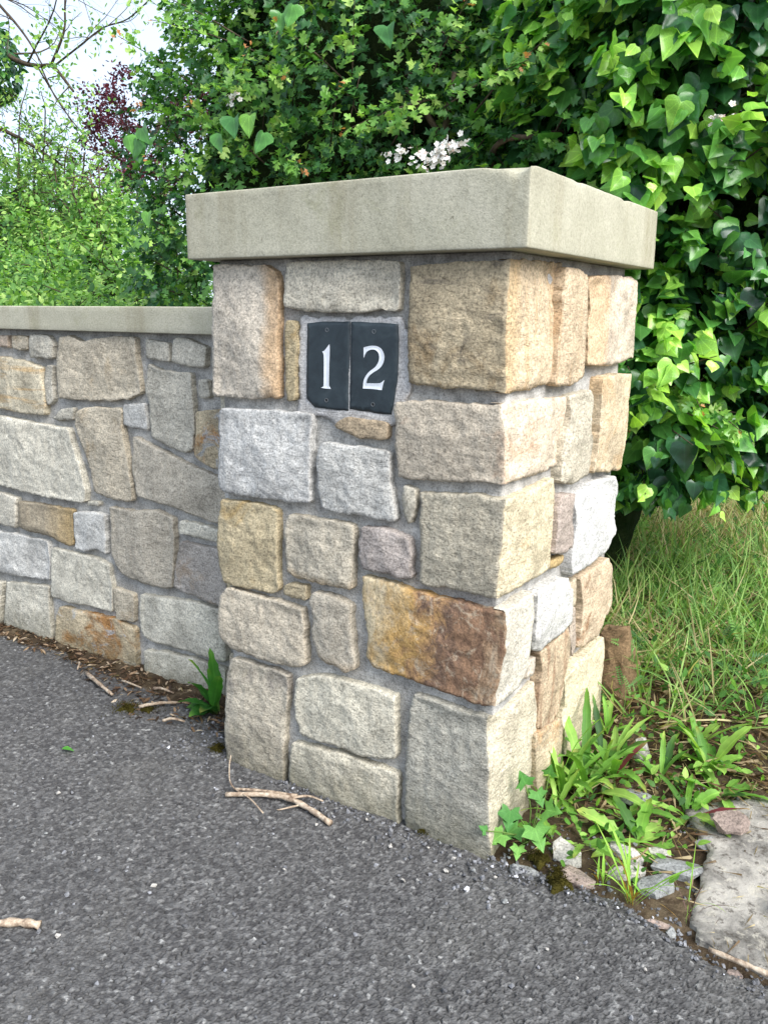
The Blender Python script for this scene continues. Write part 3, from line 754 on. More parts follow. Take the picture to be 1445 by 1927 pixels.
def fill(poly, step, seed, nfix):
    """triangulated interior of a closed outline; the outline's points come first"""
    rng = np.random.default_rng(seed)
    lo, hi = poly.min(0), poly.max(0)
    gx = np.arange(lo[0], hi[0], step); gy = np.arange(lo[1], hi[1], step*0.9)
    X, Y = np.meshgrid(gx, gy); X = X+0.5*step*(np.arange(X.shape[0]) % 2)[:, None]
    P = np.column_stack([X.ravel(), Y.ravel()])+rng.uniform(-0.22, 0.22, (X.size, 2))*step
    P = P[pip(P, poly)]
    d = seg_dist(P, poly, np.roll(poly, -1, 0))
    P = P[d > step*0.55]
    allp = np.vstack([poly, P]); n = len(poly)
    vo, eo, fo, ov, oe, of = delaunay_2d_cdt([Vector(p) for p in allp], [(i, (i+1) % n) for i in range(n)], [list(range(n))], 1, 1e-7)
    V = np.array([tuple(v) for v in vo])
    back = np.full(n, -1)
    for i, src in enumerate(ov):
        for s in src:
            if s < n: back[s] = i
    return V, [tuple(f) for f in fo], back

class Plane:
    """outline plane of a masonry face: (a, z) -> world, with an outward normal"""
    def __init__(s, kind, off): s.kind = kind; s.off = off
    def base(s, uv):
        o = np.full(len(uv), s.off)
        return np.column_stack([uv[:, 0], o, uv[:, 1]]) if s.kind == 'y' else np.column_stack([o, uv[:, 0], uv[:, 1]])
    @property
    def n(s): return np.array([0, -1.0, 0]) if s.kind == 'y' else np.array([1.0, 0, 0])

def face_height(W, d, seed, proud, amp, r=0.007):
    chip = np.clip(fbm(W*17+seed, 3, seed+33)*1.8-0.28, 0, 1)                   # arris crisp here, spalled there
    rr = 0.003+r*2.2*chip
    prof = 1-(0.10+0.62*chip)*(1-np.clip(d/rr, 0, 1))**1.5
    rng = np.random.default_rng(seed+900)
    c = W.mean(0); tl = rng.uniform(-1, 1, 3)*0.022
    tilt = (W-c)@tl
    k = np.clip(d/0.02, 0, 1)
    # split faces: a few cleavage planes that meet in soft creases
    inpl = (W.max(0)-W.min(0)); inpl = inpl > 0.02
    fac = None
    for q in range(6):
        g = rng.normal(size=3)*inpl; g = unit(g)*rng.uniform(0.02, 0.13)
        pl = (W-c)@g+rng.uniform(0.0, 0.0055)
        fac = pl if fac is None else np.minimum(fac, pl)
    fac = np.clip(fac-np.median(fac), -0.009, 0.006)
    tilt = (tilt+fac)*min(1.0, amp/0.0042)
    rough = amp*(fbm(W*13+seed, 3, seed)+0.55*(1-2*np.abs(fbm(W*30+seed*3, 2, seed+50)))) + amp*0.42*fbm(W*75, 2, seed+70)
    return 0.001+proud*prof+(tilt+rough)*(0.15+0.85*k)

def stone(name, outline, plane, mat, parent, seed, proud=0.012, amp=0.0042, step=0.0065, depth=0.035, edge=0.0022):
    poly = rough_edge(resample(chaikin(outline), step), seed, edge)
    V2, F, back = fill(poly, step, seed, 0)
    d = seg_dist(V2, poly, np.roll(poly, -1, 0))
    Wb = plane.base(V2)
    h = face_height(Wb, d, seed, proud, amp)
    V = Wb+h[:, None]*plane.n
    b = back[back >= 0]; n = len(V)
    sk = Wb[b]-plane.n*depth
    sk2 = Wb[b]-plane.n*0.006
    V = np.vstack([V, sk2, sk]); m = len(b)
    FF = list(F)
    for i in range(m):
        j = (i+1) % m
        FF.append((b[i], n+i, n+j, b[j])); FF.append((n+i, n+m+i, n+m+j, n+j))
    if plane.kind == 'y': FF = [f[::-1] if len(f) == 3 else f for f in FF]
    FF = orient(V, FF, plane.n, len(F))
    o = centred(name, V, FF, mat, parent)
    o.data.polygons.foreach_set('use_smooth', np.array([True]*len(F)+[False]*(len(FF)-len(F))))
    return o

def orient(V, F, nrm, nface):
    out = []
    c = V.mean(0)
    for k, f in enumerate(F):
        a, b, cc = V[f[0]], V[f[1]], V[f[2]]
        fn = np.cross(b-a, cc-a)
        ref = nrm if k < nface else (a+cc)/2-c
        out.append(f if fn@ref >= 0 else f[::-1])
    return out

def corner_stone(name, d, mats, parent, seed, proud=0.012, amp=0.0042, step=0.0065):
    cpts = resample(d['c'], step, closed=False)          # top to bottom (x, z)
    nj = len(cpts)
    jit = 0.0022*vnoise(np.column_stack([cpts*60, np.full(nj, seed)]), 6)
    cpts[1:-1, 0] += jit[1:-1]
    xr = cpts[:, 0].mean()
    V_all = []; F_all = []; mi = []; n0 = 0; nface = []
    cz = cpts[:, 1]
    # front patch (x, z), side patch (y, z)
    fpoly = np.vstack([cpts, resample([cpts[-1]]+[np.array(p) for p in d['f']]+[cpts[0]], step, closed=False)[1:-1]])
    spoly = np.vstack([np.column_stack([np.zeros(nj), cz]), resample([np.array((0, cz[-1]))]+[np.array(p) for p in d['r'][::-1]]+[np.array((0, cz[0]))], step, closed=False)[1:-1]])
    fix = np.arange(nj)
    fpoly = rough_edge(fpoly, seed, 0.0022, fix); spoly = rough_edge(spoly, seed+3, 0.0022, fix)
    def openseg(poly): return poly[nj-1:], np.vstack([poly[nj:], poly[:1]])
    res = []
    for which, poly in (('f', fpoly), ('s', spoly)):
        V2, F, back = fill(poly, step, seed, 0)
        A, Bq = openseg(poly)
        dist = seg_dist(V2, A, Bq)
        if which == 'f': base = np.column_stack([V2[:, 0], np.zeros(len(V2)), V2[:, 1]])
        else: base = np.column_stack([np.full(len(V2), xr), V2[:, 0], V2[:, 1]])
        res.append([V2, F, back, dist, base])
    hF = face_height(res[0][4], res[0][3], seed, proud, amp)
    hS = face_height(res[1][4], res[1][3], seed+11, proud, amp)
    cf, cs = res[0][2][:nj], res[1][2][:nj]
    def at(z, h, vi, V2): o = np.argsort(cz); return np.interp(z, cz[o], h[vi][o])
    Vf = res[0][4].copy(); Vs = res[1][4].copy()
    uc_f = np.interp(Vf[:, 2], cz[::-1], cpts[::-1, 0]); uc_s = np.interp(Vs[:, 2], cz[::-1], cpts[::-1, 0])
    wf = np.exp(-np.clip(uc_f-Vf[:, 0], 0, None)/0.035)
    ws = np.exp(-np.clip(Vs[:, 1], 0, None)/0.035)
    hS_c = at(Vf[:, 2], hS, cs, None); hF_c = at(Vs[:, 2], hF, cf, None)
    Vf[:, 1] -= hF; Vf[:, 0] += hS_c*wf*0.8
    Vs[:, 0] += hS*(1-ws)+ (uc_s-xr)*ws + hS*ws*0.8; Vs[:, 1] -= hF_c*ws
    mid = (Vf[cf]+Vs[cs])/2; Vf[cf] = mid; Vs[cs] = mid
    nF = len(Vf)
    remap = np.arange(len(Vs))+nF
    remap[cs] = cf
    V = np.vstack([Vf, Vs])
    Ff = orient(V, res[0][1], np.array([0, -1.0, 0]), 10**9)
    Fs = orient(V, [tuple(remap[list(f)]) for f in res[1][1]], np.array([1.0, 0, 0]), 10**9)
    F = list(Ff)+list(Fs); slot = [0]*len(Ff)+[1]*len(Fs)
    bf = res[0][2][nj-1:]; bf = np.append(bf, res[0][2][0])        # open chain bottom corner .. top corner
    bs = remap[res[1][2][nj-1:]]; bs = np.append(bs, remap[res[1][2][0]])
    for chain, inward, sl in ((bf, np.array([0, 0.03, 0]), 0), (bs, np.array([-0.03, 0, 0]), 1)):
        m = len(chain); k0 = len(V)
        ends = np.tile(inward, (m, 1)); ends[0] = ends[-1] = (-0.03, 0.03, 0)
        V = np.vstack([V, V[chain]+ends-np.array([0, 0, 0])])
        for i in range(m-1):
            F.append((chain[i], chain[i+1], k0+i+1, k0+i)); slot.append(sl)
    nface = len(Ff)+len(Fs)
    F = F[:nface]+orient(V, F[nface:], None, 0)
    o = centred(name, V, F, mats, parent)
    o.data.polygons.foreach_set('material_index', np.array(slot, np.int32))
    o.data.polygons.foreach_set('use_smooth', np.array([True]*nface+[False]*(len(F)-nface)))
    return o

# ------------------------------------------------------------------ pillar
PW, PD, PH, CAPH = 0.775, 0.752, 1.316, 0.146
def build_pillar():
    root = empty('gate_pillar', (-PW/2, PD/2, 0))
    tag(root, 'square gate pillar of mixed sandstone blocks with a thick overhanging stone cap', 'pillar')
    V, F = rounded_box((-PW+0.005, 0.0120, -0.08), (-0.0085, PD-0.012, PH), 0.004, 0.02)
    n = fbm(V*26, 3, 5)*0.0028+fbm(V*80, 2, 8)*0.0012
    outw = unit(V-np.array([-PW/2, PD/2, 0]))*np.array([1, 1, 0])
    V = V+outw*n[:, None]
    centred('mortar', V, F, MAT['mortar'], root)
    s = 1
    rng = random.Random(4)
    fp = Plane('y', 0.0); sp = Plane('x', 0.004)
    for k, L in PILLAR_FRONT.items():
        small = k in ('sliver', 'sliver2', 'tiny', 'tan_small')
        stone('stone', L, fp, MAT[k], root, s, proud=0.006 if small else rng.uniform(0.009, 0.015), amp=0.0030 if small else 0.0042); s += 1
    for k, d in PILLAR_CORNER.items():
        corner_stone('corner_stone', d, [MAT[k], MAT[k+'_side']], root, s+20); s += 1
    for k, L in PILLAR_SIDE.items():
        small = 'bit' in k or k == 'r_ochre'
        stone('stone', L, sp, MAT[k], root, s+40, proud=0.006 if small else rng.uniform(0.012, 0.022)); s += 1
    # back face and left face, out of the picture: plain coursed blocks
    for face, ax, off, a0, a1 in (('l', 'x', -PW-0.004, 0.02, PD-0.02), ('b', 'y', PD+0.004, -PW+0.02, -0.02)):
        z = 0.0
        for row, hh in enumerate((0.30, 0.24, 0.22, 0.20, 0.24)):
            cut = a0+(a1-a0)*(0.40 if row % 2 else 0.62)
            for b0, b1 in ((a0, cut-0.02), (cut, a1)):
                p = Plane(ax, off)
                pl = [(b0, z), (b1, z+0.006), (b1, z+hh), (b0, z+hh-0.005)]
                o = stone('stone', pl, _Neg(p), MAT[rng.choice(['beige', 'pale', 'khaki', 'white1', 'gold'])], root, s+90, step=0.02); s += 1
            z += hh+0.022
    # cap
    lo = (-PW-0.041, -0.048, PH); hi = (0.0494, PD+0.048, PH+CAPH)
    V, F = rounded_box(lo, hi, 0.0035, 0.009)
    nn = fbm(V*30, 3, 61)*0.0011+fbm(V*7, 2, 62)*0.0016
    V = V+unit(V-np.array([-PW/2, PD/2, PH+CAPH/2]))*nn[:, None]
    top = V[:, 2] > PH+CAPH-0.045
    # chips knocked off the top arris near the front corner and along it
    for cx, cy, rx, rz, dep in ((0.020, -0.048, 0.018, 0.016, 0.011), (0.034, -0.048, 0.012, 0.010, 0.007), (-0.015, -0.048, 0.02, 0.006, 0.004),
                                (0.0494, 0.52, 0.02, 0.010, 0.003), (0.0494, 0.20, 0.02, 0.006, 0.0015)):
        q = np.exp(-(((V[:, 0]-cx)/rx)**2+((V[:, 1]-cy)/max(rx, 0.02))**2+((V[:, 2]-PH-CAPH)/rz)**2))
        V[:, 2] -= dep*q*1.2
        V[:, 1] += dep*0.6*q*(abs(cy+0.048) < 0.01)
        V[:, 0] -= dep*0.6*q*(cx > 0.045)
    centred('cap_stone', V, F, MAT['sawn'], root)
    return root

class _Neg:
    def __init__(s, p): s.p = p; s.kind = p.kind
    def base(s, uv): return s.p.base(uv)
    @property
    def n(s): return -s.p.n
PILLAR = build_pillar()

# ------------------------------------------------------------------ slate house number
def prism(poly, y0, y1, inset=0.0):
    poly = np.asarray(poly, float); n = len(poly)
    a = 0.5*np.sum(poly[:, 0]*np.roll(poly[:, 1], -1)-np.roll(poly[:, 0], -1)*poly[:, 1])
    if a < 0: poly = poly[::-1]
    front = [(x, y1, z) for x, z in poly]; back = [(x, y0, z) for x, z in poly]
    F = [tuple(range(n)), tuple(n+i for i in range(n))[::-1]]
    for i in range(n):
        j = (i+1) % n; F.append((i, n+i, n+j, j))
    return np.array(front+back), F

def catmull(poly, n=4):
    P = np.asarray(poly, float); out = []
    m = len(P)
    for i in range(m):
        a, b, c, d = P[i-1], P[i], P[(i+1) % m], P[(i+2) % m]
        # keep sharp corners
        def ang(u, v, w):
            p, q = unit(v-u), unit(w-v); return p@q
        s0 = ang(a, b, c) < 0.55; s1 = ang(b, c, d) < 0.55
        ta = (c-b) if s0 else (c-a)/2; tb = (c-b) if s1 else (d-b)/2
        for t in np.linspace(0, 1, n, endpoint=False):
            h = (2*t**3-3*t**2+1)*b+(t**3-2*t**2+t)*ta+(-2*t**3+3*t**2)*c+(t**3-t**2)*tb
            out.append(h)
    return np.array(out)

def carved_digit(poly, y, parent):
    """V-cut numeral: the paint lies on two slopes that meet along the middle of the stroke"""
    P = catmull(poly, 4)
    V2, F, back = fill(resample(list(P), 0.0022), 0.0022, 3, 0)
    d = seg_dist(V2, P, np.roll(P, -1, 0))
    V = np.column_stack([V2[:, 0], y+0.0005*0-0.0012+np.minimum(d, 0.006)*0.14, V2[:, 1]])
    n = len(V); b = back[back >= 0]; m = len(b)
    sk = V[b].copy(); sk[:, 1] = y+0.002
    V = np.vstack([V, sk])
    F = orient(V, F, np.array([0, -1.0, 0]), 10**9)
    for i in range(m): F.append((b[i], b[(i+1) % m], n+(i+1) % m, n+i))
    return centred('numeral', V, F, MAT['white'], parent, smooth=False)

def build_plaque():
    yb, yf = 0.012, 0.0005
    c = np.mean(PLAQUE['left']+PLAQUE['right'], axis=0)
    root = empty('house_number_plaque', (c[0], 0.012, c[1]))
    tag(root, 'pair of dark slate tiles with the white number 12, set into the pillar', 'house number')
    tiles = []
    for k, sd in (('left', 3), ('right', 4)):
        poly = rough_edge(resample(PLAQUE[k], 0.004), sd, 0.0006)
        V2, F, back = fill(poly, 0.008, sd, 0)
        d = seg_dist(V2, poly, np.roll(poly, -1, 0))
        W = np.column_stack([V2[:, 0], np.full(len(V2), yf), V2[:, 1]])
        h = 0.0004*fbm(W*40, 3, sd)+0.0008*np.clip(d/0.003, 0, 1)
        V = W.copy(); V[:, 1] -= h
        b = back[back >= 0]; n = len(V); m = len(b)
        sk = W[b].copy(); sk[:, 1] = 0.02
        V = np.vstack([V, sk])
        F = orient(V, F, np.array([0, -1.0, 0]), 10**9)
        for i in range(m): F.append((b[i], b[(i+1) % m], n+(i+1) % m, n+i))
        tiles.append(centred('slate_tile', V, F, MAT['slate'], root))
    carved_digit(PLAQUE['one'], yf-0.0006, tiles[0])
    carved_digit(PLAQUE['two'], yf-0.0006, tiles[1])
    for i, (hx, hz) in enumerate(PLAQUE['holes']):
        t = tiles[i % 2]
        ring = []
        for r, yy in ((0.0052, yf-0.0009), (0.0050, yf-0.0019), (0.0034, yf-0.0019), (0.0030, yf-0.0008)):
            ring.append([(hx+r*math.cos(a), yy, hz+r*math.sin(a)) for a in np.linspace(0, 2*math.pi, 14, endpoint=False)])
        V = sum(ring, []); F = []
        for q in range(3):
            for i2 in range(14): F.append((q*14+i2, q*14+(i2+1) % 14, (q+1)*14+(i2+1) % 14, (q+1)*14+i2))
        F.append(tuple(range(42, 56)))
        F = orient(np.array(V), F, np.array([0, -1.0, 0]), 10**9)
        o = centred('screw', V, F, [MAT['screw'], MAT['socket']], t, smooth=False)
        mi = [0]*(len(F)-1)+[1]; o.data.polygons.foreach_set('material_index', np.array(mi, np.int32))
    # rough pointing round the slates, a part of the pillar
    stone('mortar_bed', PLAQUE['bed'], Plane('y', 0.0115), MAT['mortar_light'], PILLAR, 321, proud=0.0072, amp=0.0014, step=0.006, depth=0.02, edge=0.004)
build_plaque()

# ------------------------------------------------------------------ boundary wall
WY = 0.275
def build_wall():
    root = empty('boundary_wall', (-2.5, WY+0.17, 0))
    tag(root, 'low wall of irregular sandstone rubble with flat stone coping left of the pillar', 'wall')
    V, F = rounded_box((-6.0, WY+0.0115, -0.08), (-0.76, WY+0.34, 1.132), 0.004, 0.032)
    V[:, 1] += (fbm(V*22, 3, 15)*0.004)*(V[:, 1] < WY+0.1)
    centred('mortar', V, F, MAT['mortar'], root)
    rng = random.Random(9)
    p = Plane('y', WY)
    for i, (k, L) in enumerate(WALL_STONES):
        small = (max(q[0] for q in L)-min(q[0] for q in L)) < 0.12
        stone('stone', L, p, MAT[k], root, 200+i, proud=0.006 if small else rng.uniform(0.008, 0.014), amp=0.003 if small else 0.0042)
    # the wall goes on to the left of the picture
    for rep in (1, 2):
        for i, (k, L) in enumerate(WALL_STONES):
            L2 = [(x-1.72*rep, z) for x, z in L if True]
            if min(q[0] for q in L2) < -5.9 or max(q[0] for q in L2) > -2.5+(rep-1)*-1.7: continue
            stone('stone', L2, p, MAT[k], root, 300+i, step=0.022)
    ends = [-0.765, -2.62, -4.3, -6.0]
    for j in range(3):
        V, F = rounded_box((ends[j+1]+0.005, WY-0.030, 1.132), (ends[j], WY+0.372, 1.2095), 0.0035, 0.014 if j == 0 else 0.05)
        V = V+unit(V-V.mean(0))*(fbm(V*24, 3, 71+j)*0.0014)[:, None]
        centred('coping_stone', V, F, MAT['sawn'], root)
build_wall()

# ------------------------------------------------------------------ leaves
def half_leaf(half, fold=0.18, droop=0.25, wave=0.03, curl=0.0):
    """leaf blade from its right-hand outline (base to tip), folded on the midrib and drooping to the tip"""
    h = np.array(half, float); n = len(h)
    mid_y = np.interp(np.linspace(0, 1, n), [0, 1], [h[0, 1], h[-1, 1]])
    V = [(0, y, 0) for y in mid_y]; F = []
    R = list(range(n)); rid = []; lid = []
    for i in range(1, n-1): rid.append(len(V)); V.append((h[i, 0], h[i, 1], 0))
    for i in range(1, n-1): lid.append(len(V)); V.append((-h[i, 0], h[i, 1], 0))
    r = [0]+rid+[n-1]; l = [0]+lid+[n-1]
    for i in range(n-1):
        a = [R[i], r[i], r[i+1], R[i+1]]; b = [R[i], R[i+1], l[i+1], l[i]]
        for q in (a, b):
            q2 = []
            for v in q:
                if v not in q2: q2.append(v)
            if len(q2) == 4: F += [(q2[0], q2[1], q2[2]), (q2[0], q2[2], q2[3])]
            elif len(q2) == 3: F.append(tuple(q2))
    V = np.array(V, float); lc = V.copy()
    x, y = V[:, 0], V[:, 1]
    V[:, 2] = fold*(0.45*np.abs(x)+1.3*x*x)-droop*y*y+wave*np.sin(y*9+1.3*np.sign(x))+curl*x
    return V, np.array(F), lc

IVY = [(0, 0.06), (0.12, -0.04), (0.27, -0.05), (0.40, 0.03), (0.47, 0.17), (0.47, 0.31), (0.40, 0.46), (0.29, 0.61), (0.18, 0.76), (0.08, 0.90), (0, 1.0)]
IVY_B = [(0, 0.05), (0.14, -0.07), (0.32, -0.06), (0.47, 0.05), (0.53, 0.20), (0.46, 0.34), (0.36, 0.45), (0.29, 0.58), (0.19, 0.74), (0.08, 0.89), (0, 1.0)]
IVY_LOBED = [(0, 0.06), (0.18, -0.14), (0.40, -0.20), (0.37, 0.04), (0.60, 0.26), (0.34, 0.36), (0.22, 0.62), (0, 1.0)]
HAW = [(0, 0), (0.03, 0.14), (0.26, 0.26), (0.36, 0.40), (0.13, 0.42), (0.15, 0.52), (0.40, 0.64), (0.38, 0.76), (0.16, 0.71), (0.20, 0.92), (0.09, 0.97), (0, 1.0)]
HAW_B = [(0, 0), (0.04, 0.16), (0.32, 0.34), (0.30, 0.46), (0.12, 0.45), (0.34, 0.70), (0.30, 0.84), (0.14, 0.78), (0.13, 0.97), (0, 1.0)]
HAW_S = [(0, 0), (0.05, 0.2), (0.34, 0.38), (0.13, 0.46), (0.38, 0.72), (0.16, 0.76), (0, 1.0)]
IVY_S = [(0, 0.06), (0.20, -0.07), (0.44, 0.08), (0.47, 0.30), (0.31, 0.58), (0.12, 0.84), (0, 1.0)]
OVATE = [(0, 0), (0.20, 0.16), (0.28, 0.40), (0.20, 0.70), (0, 1.0)]
T_IVY = [half_leaf(IVY, 0.30, 0.25, 0.03), half_leaf(IVY_B, -0.30, 0.38, 0.05), half_leaf(IVY, 0.65, 0.12, 0.03, 0.14), half_leaf(IVY_B, -0.45, 0.15, 0.04, -0.12), half_leaf(IVY, -0.15, 0.5, 0.05), half_leaf(IVY_B, 0.45, 0.30, 0.05, 0.1)]
T_HAW = [half_leaf(HAW, 0.25, 0.18, 0.02), half_leaf(HAW_B, 0.12, 0.30, 0.03), half_leaf(HAW, -0.12, 0.1, 0.03)]
T_HAW_S = [half_leaf(HAW_S, 0.35, 0.2, 0.03), half_leaf(HAW_S, -0.2, 0.35, 0.04), half_leaf(HAW_S, 0.5, 0.05, 0.02, 0.1)]
T_IVY_S = [half_leaf(IVY_S, 0.3, 0.3, 0.03), half_leaf(IVY_S, -0.35, 0.4, 0.05), half_leaf(IVY_S, 0.6, 0.12, 0.03, 0.15), half_leaf(IVY_S, -0.2, 0.1, 0.06, -0.12)]
T_OVA = [half_leaf(OVATE, 0.25, 0.25, 0.0), half_leaf(OVATE, -0.1, 0.1, 0.0)]

def leaf_frames(T, N):
    T = unit(T); N = N-(N*T).sum(1, keepdims=True)*T; N = unit(N)
    X = np.cross(T, N)
    return np.stack([X, T, N], -1)            # columns

def merged_leaves(name, tmpls, P, R, S, C, mat, parent, smooth=True):
    Vs, Fs, Cs, Ls = [], [], [], []; n0 = 0
    k = RNG.integers(0, len(tmpls), len(P))
    for ti, (V, F, lc) in enumerate(tmpls):
        s = np.nonzero(k == ti)[0]
        if len(s) == 0: continue
        W = P[s][:, None, :]+np.einsum('nij,vj->nvi', R[s], V)*S[s][:, None, None]
        nv = len(V)
        Fi = F[None]+(np.arange(len(s))*nv)[:, None, None]+n0
        Vs.append(W.reshape(-1, 3)); Fs.append(Fi.reshape(-1, 3)); Cs.append(np.repeat(C[s], nv, 0)); Ls.append(np.tile(lc, (len(s), 1)))
        n0 += nv*len(s)
    V = np.vstack(Vs); c = np.array(world_loc(parent)) if parent is not None else V.mean(0)
    me = raw_mesh(name, V-c, np.vstack(Fs), smooth=smooth)
    attr(me, 'leafcol', np.vstack(Cs)); attr(me, 'lc', np.vstack(Ls), 'FLOAT_VECTOR')
    return put(name, me, mat, parent, loc=Vector(c))

_leaf_cache = {}
def single_leaves(name, tmpls, key, P, R, S, C, mat, parent, quant=24):
    """one object for each leaf; blades of like shape and colour share mesh data"""
    pal = C[RNG.choice(len(C), min(quant, len(C)), replace=False)]
    for i in range(len(P)):
        ti = int(RNG.integers(0, len(tmpls))); ci = int(np.argmin(((pal-C[i])**2).sum(1)))
        kk = (key, ti, ci)
        if kk not in _leaf_cache:
            V, F, lc = tmpls[ti]
            me = raw_mesh(name, V, F, True)
            attr(me, 'leafcol', np.tile(pal[ci], (len(V), 1))); attr(me, 'lc', lc, 'FLOAT_VECTOR')
            me.materials.append(mat); _leaf_cache[kk] = me
        Mx = Matrix([list(R[i][r]*S[i])+[P[i][r]] for r in range(3)]+[[0, 0, 0, 1]])
        put(name, _leaf_cache[kk], mat, parent, M=Mx)

def lerp_palette(t, stops):
    pos = [s[0] for s in stops]; cols = np.array([srgb(*s[1])[:3] for s in stops])
    return np.column_stack([np.interp(t, pos, cols[:, i]) for i in range(3)])

def blob_surface(blobs, n, seed, lump=0.14, lump_scale=3.2):
    """random points on the outside of a union of ellipsoids, with a lumpy outline"""
    rng = np.random.default_rng(seed)
    cs = np.array([b[0] for b in blobs], float); rs = np.array([b[1] for b in blobs], float)
    w = rs[:, 0]*rs[:, 2]+rs[:, 1]*rs[:, 2]+rs[:, 0]*rs[:, 1]
    k = rng.choice(len(blobs), n, p=w/w.sum())
    d = unit(rng.normal(size=(n, 3)))
    P = cs[k]+rs[k]*d
    nrm = unit(d/rs[k])
    P = P+nrm*(lump*fbm(P*lump_scale, 3, seed))[:, None]
    keep = np.ones(n, bool)
    for j in range(len(blobs)):
        q = (((P-cs[j])/rs[j])**2).sum(1)
        keep &= ~((q < 0.86) & (k != j))
    return P[keep], nrm[keep]

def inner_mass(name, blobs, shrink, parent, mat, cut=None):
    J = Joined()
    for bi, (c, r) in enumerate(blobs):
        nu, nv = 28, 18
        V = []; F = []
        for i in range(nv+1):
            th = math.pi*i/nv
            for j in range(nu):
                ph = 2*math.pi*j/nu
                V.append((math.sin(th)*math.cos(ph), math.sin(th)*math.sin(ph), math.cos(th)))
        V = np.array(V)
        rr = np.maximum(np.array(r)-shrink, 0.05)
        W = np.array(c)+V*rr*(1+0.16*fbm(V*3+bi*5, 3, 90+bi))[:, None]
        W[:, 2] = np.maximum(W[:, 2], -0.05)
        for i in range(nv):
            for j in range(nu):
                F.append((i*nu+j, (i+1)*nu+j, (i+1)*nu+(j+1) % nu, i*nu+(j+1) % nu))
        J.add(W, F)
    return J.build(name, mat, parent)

def shoots(P, nrm, per, length, size, seed, droop=0.35, spread=0.8):
    """leaves set along short shoots that leave the surface at P: positions, tips, normals, sizes, place along the shoot"""
    rng = np.random.default_rng(seed); n = len(P)
    D = unit(nrm*0.8+np.array([0, 0, 0.35])+rng.normal(size=(n, 3))*0.55)
    L = length*rng.uniform(0.5, 1.3, n)
    a = np.repeat(np.arange(n), per); m = len(a)
    t = np.tile(np.linspace(0.05, 1, per), n)
    pos = P[a]+D[a]*(L[a]*t)[:, None]+rng.normal(size=(m, 3))*0.008
    side = unit(np.cross(D[a], rng.normal(size=(m, 3))))
    tip = unit(D[a]*0.55+side*spread+nrm[a]*0.35-np.array([0, 0, droop]))
    nn = unit(nrm[a]*0.75+np.array([0.12, 0, 0.65])+rng.normal(size=(m, 3))*0.42)
    S = size*rng.uniform(0.55, 1.15, m)*(1-0.35*(t > 0.9))
    return pos, tip, nn, S, t, a, D, L

def pick_front(P, R, S, N_out, count, depth):
    """the leaves that show largest in the picture"""
    view = unit(CAMP-P)
    facing = np.abs((R[:, :, 2]*view).sum(1)); out = (N_out*view).sum(1)
    dist = np.linalg.norm(P-CAMP, axis=1)
    score = S/dist*(0.35+facing)*(0.4+np.clip(out, 0, 1))+depth
    vis = in_view(P, -5)
    x, y, z = project(P)
    # leaves behind the pillar or the wall do not show
    hid = (x > 345) & (x < 1235) & (y > 480) | (y > 575) & (x < 420) | (x > 350) & (x < 1235) & (y > 365-0.09*(x-350)+np.clip(x-1000, 0, 400)*0.5)
    score = np.where(vis & ~hid, score, -1)
    return np.argsort(-score)[:count]

def hedge(name, label, cat, base, blobs, tm, key, mat, n_clusters, per, length, size, palette, seed, depth=0.16, zmin=None,
          single=300, part='leaf', keep_out=None, young=0.2, lump=0.14, shrink=0.26, twigs=260, droop=0.35, group=None, inner=True, extra=None, dark=0.0, tms=None):
    root = empty(name, base); tag(root, label, cat, group)
    P, nrm = blob_surface(blobs, n_clusters*3, seed, lump)
    rng = np.random.default_rng(seed+1)
    P = P-nrm*(rng.uniform(0, 1, len(P))**1.4*depth)[:, None]
    vis = in_view(P, 160); facing = (nrm*unit(CAMP-P)).sum(1) > -0.25
    keep = (vis & facing) | (rng.uniform(size=len(P)) < 0.10)
    if zmin is not None: keep &= P[:, 2] > zmin(P)
    if keep_out is not None: keep &= ~keep_out(P)
    P, nrm = P[keep][:n_clusters], nrm[keep][:n_clusters]
    pos, tip, nn, S, t, a, D, L = shoots(P, nrm, per, length, size, seed+2, droop)
    R = leaf_frames(tip, nn)
    clump = fbm(pos*2.6, 2, seed+5)
    tone = np.clip(0.34+0.30*clump+0.20*rng.normal(size=len(pos))+0.10*(t-0.5)-dark, 0, 1)
    yo = rng.uniform(size=len(P)) < young
    tone = np.where(yo[a], np.clip(tone+0.32+0.2*t, 0, 1), tone)
    C = lerp_palette(tone, palette)*rng.uniform(0.85, 1.15, (len(pos), 1))
    if keep_out is not None:
        ok = ~keep_out(pos); pos, R, S, C, a = pos[ok], R[ok], S[ok], C[ok], a[ok]
    if extra is not None:
        eP, eR, eS, eC = extra
        pos = np.vstack([pos, eP]); R = np.concatenate([R, eR]); S = np.concatenate([S, eS]); C = np.vstack([C, eC]); a = np.concatenate([a, np.zeros(len(eP), int)])
        bonus = np.concatenate([np.zeros(len(pos)-len(eP)), np.full(len(eP), 0.01)])
    else: bonus = np.zeros(len(pos))
    n_out = nrm[a]
    if single:
        idx = pick_front(pos, R, S, n_out, single, bonus)
        rest = np.setdiff1d(np.arange(len(pos)), idx)
        single_leaves(part, tm, key, pos[idx], R[idx], S[idx], C[idx], mat, root)
    else: rest = np.arange(len(pos))
    tag(merged_leaves('foliage', tms or tm, pos[rest], R[rest], S[rest], C[rest], mat, root), kind='stuff')
    J = Joined()
    sel = np.nonzero(in_view(P, 60))[0]
    for i in sel[:twigs]:
        p0 = P[i]-D[i]*0.05
        V, F = tube([p0, P[i]+D[i]*L[i]*0.5, P[i]+D[i]*L[i]], [0.0032, 0.0022, 0.0012], 4); J.add(V, F)
    if J.n: tag(J.build('twigs', MAT['bark'], root), kind='stuff')
    if inner: tag(inner_mass('occluder_core', blobs, shrink, root, MAT['inner']), kind='stuff')  # added solid hull: blocks sky behind the leaves, shows as dark gaps
    return root

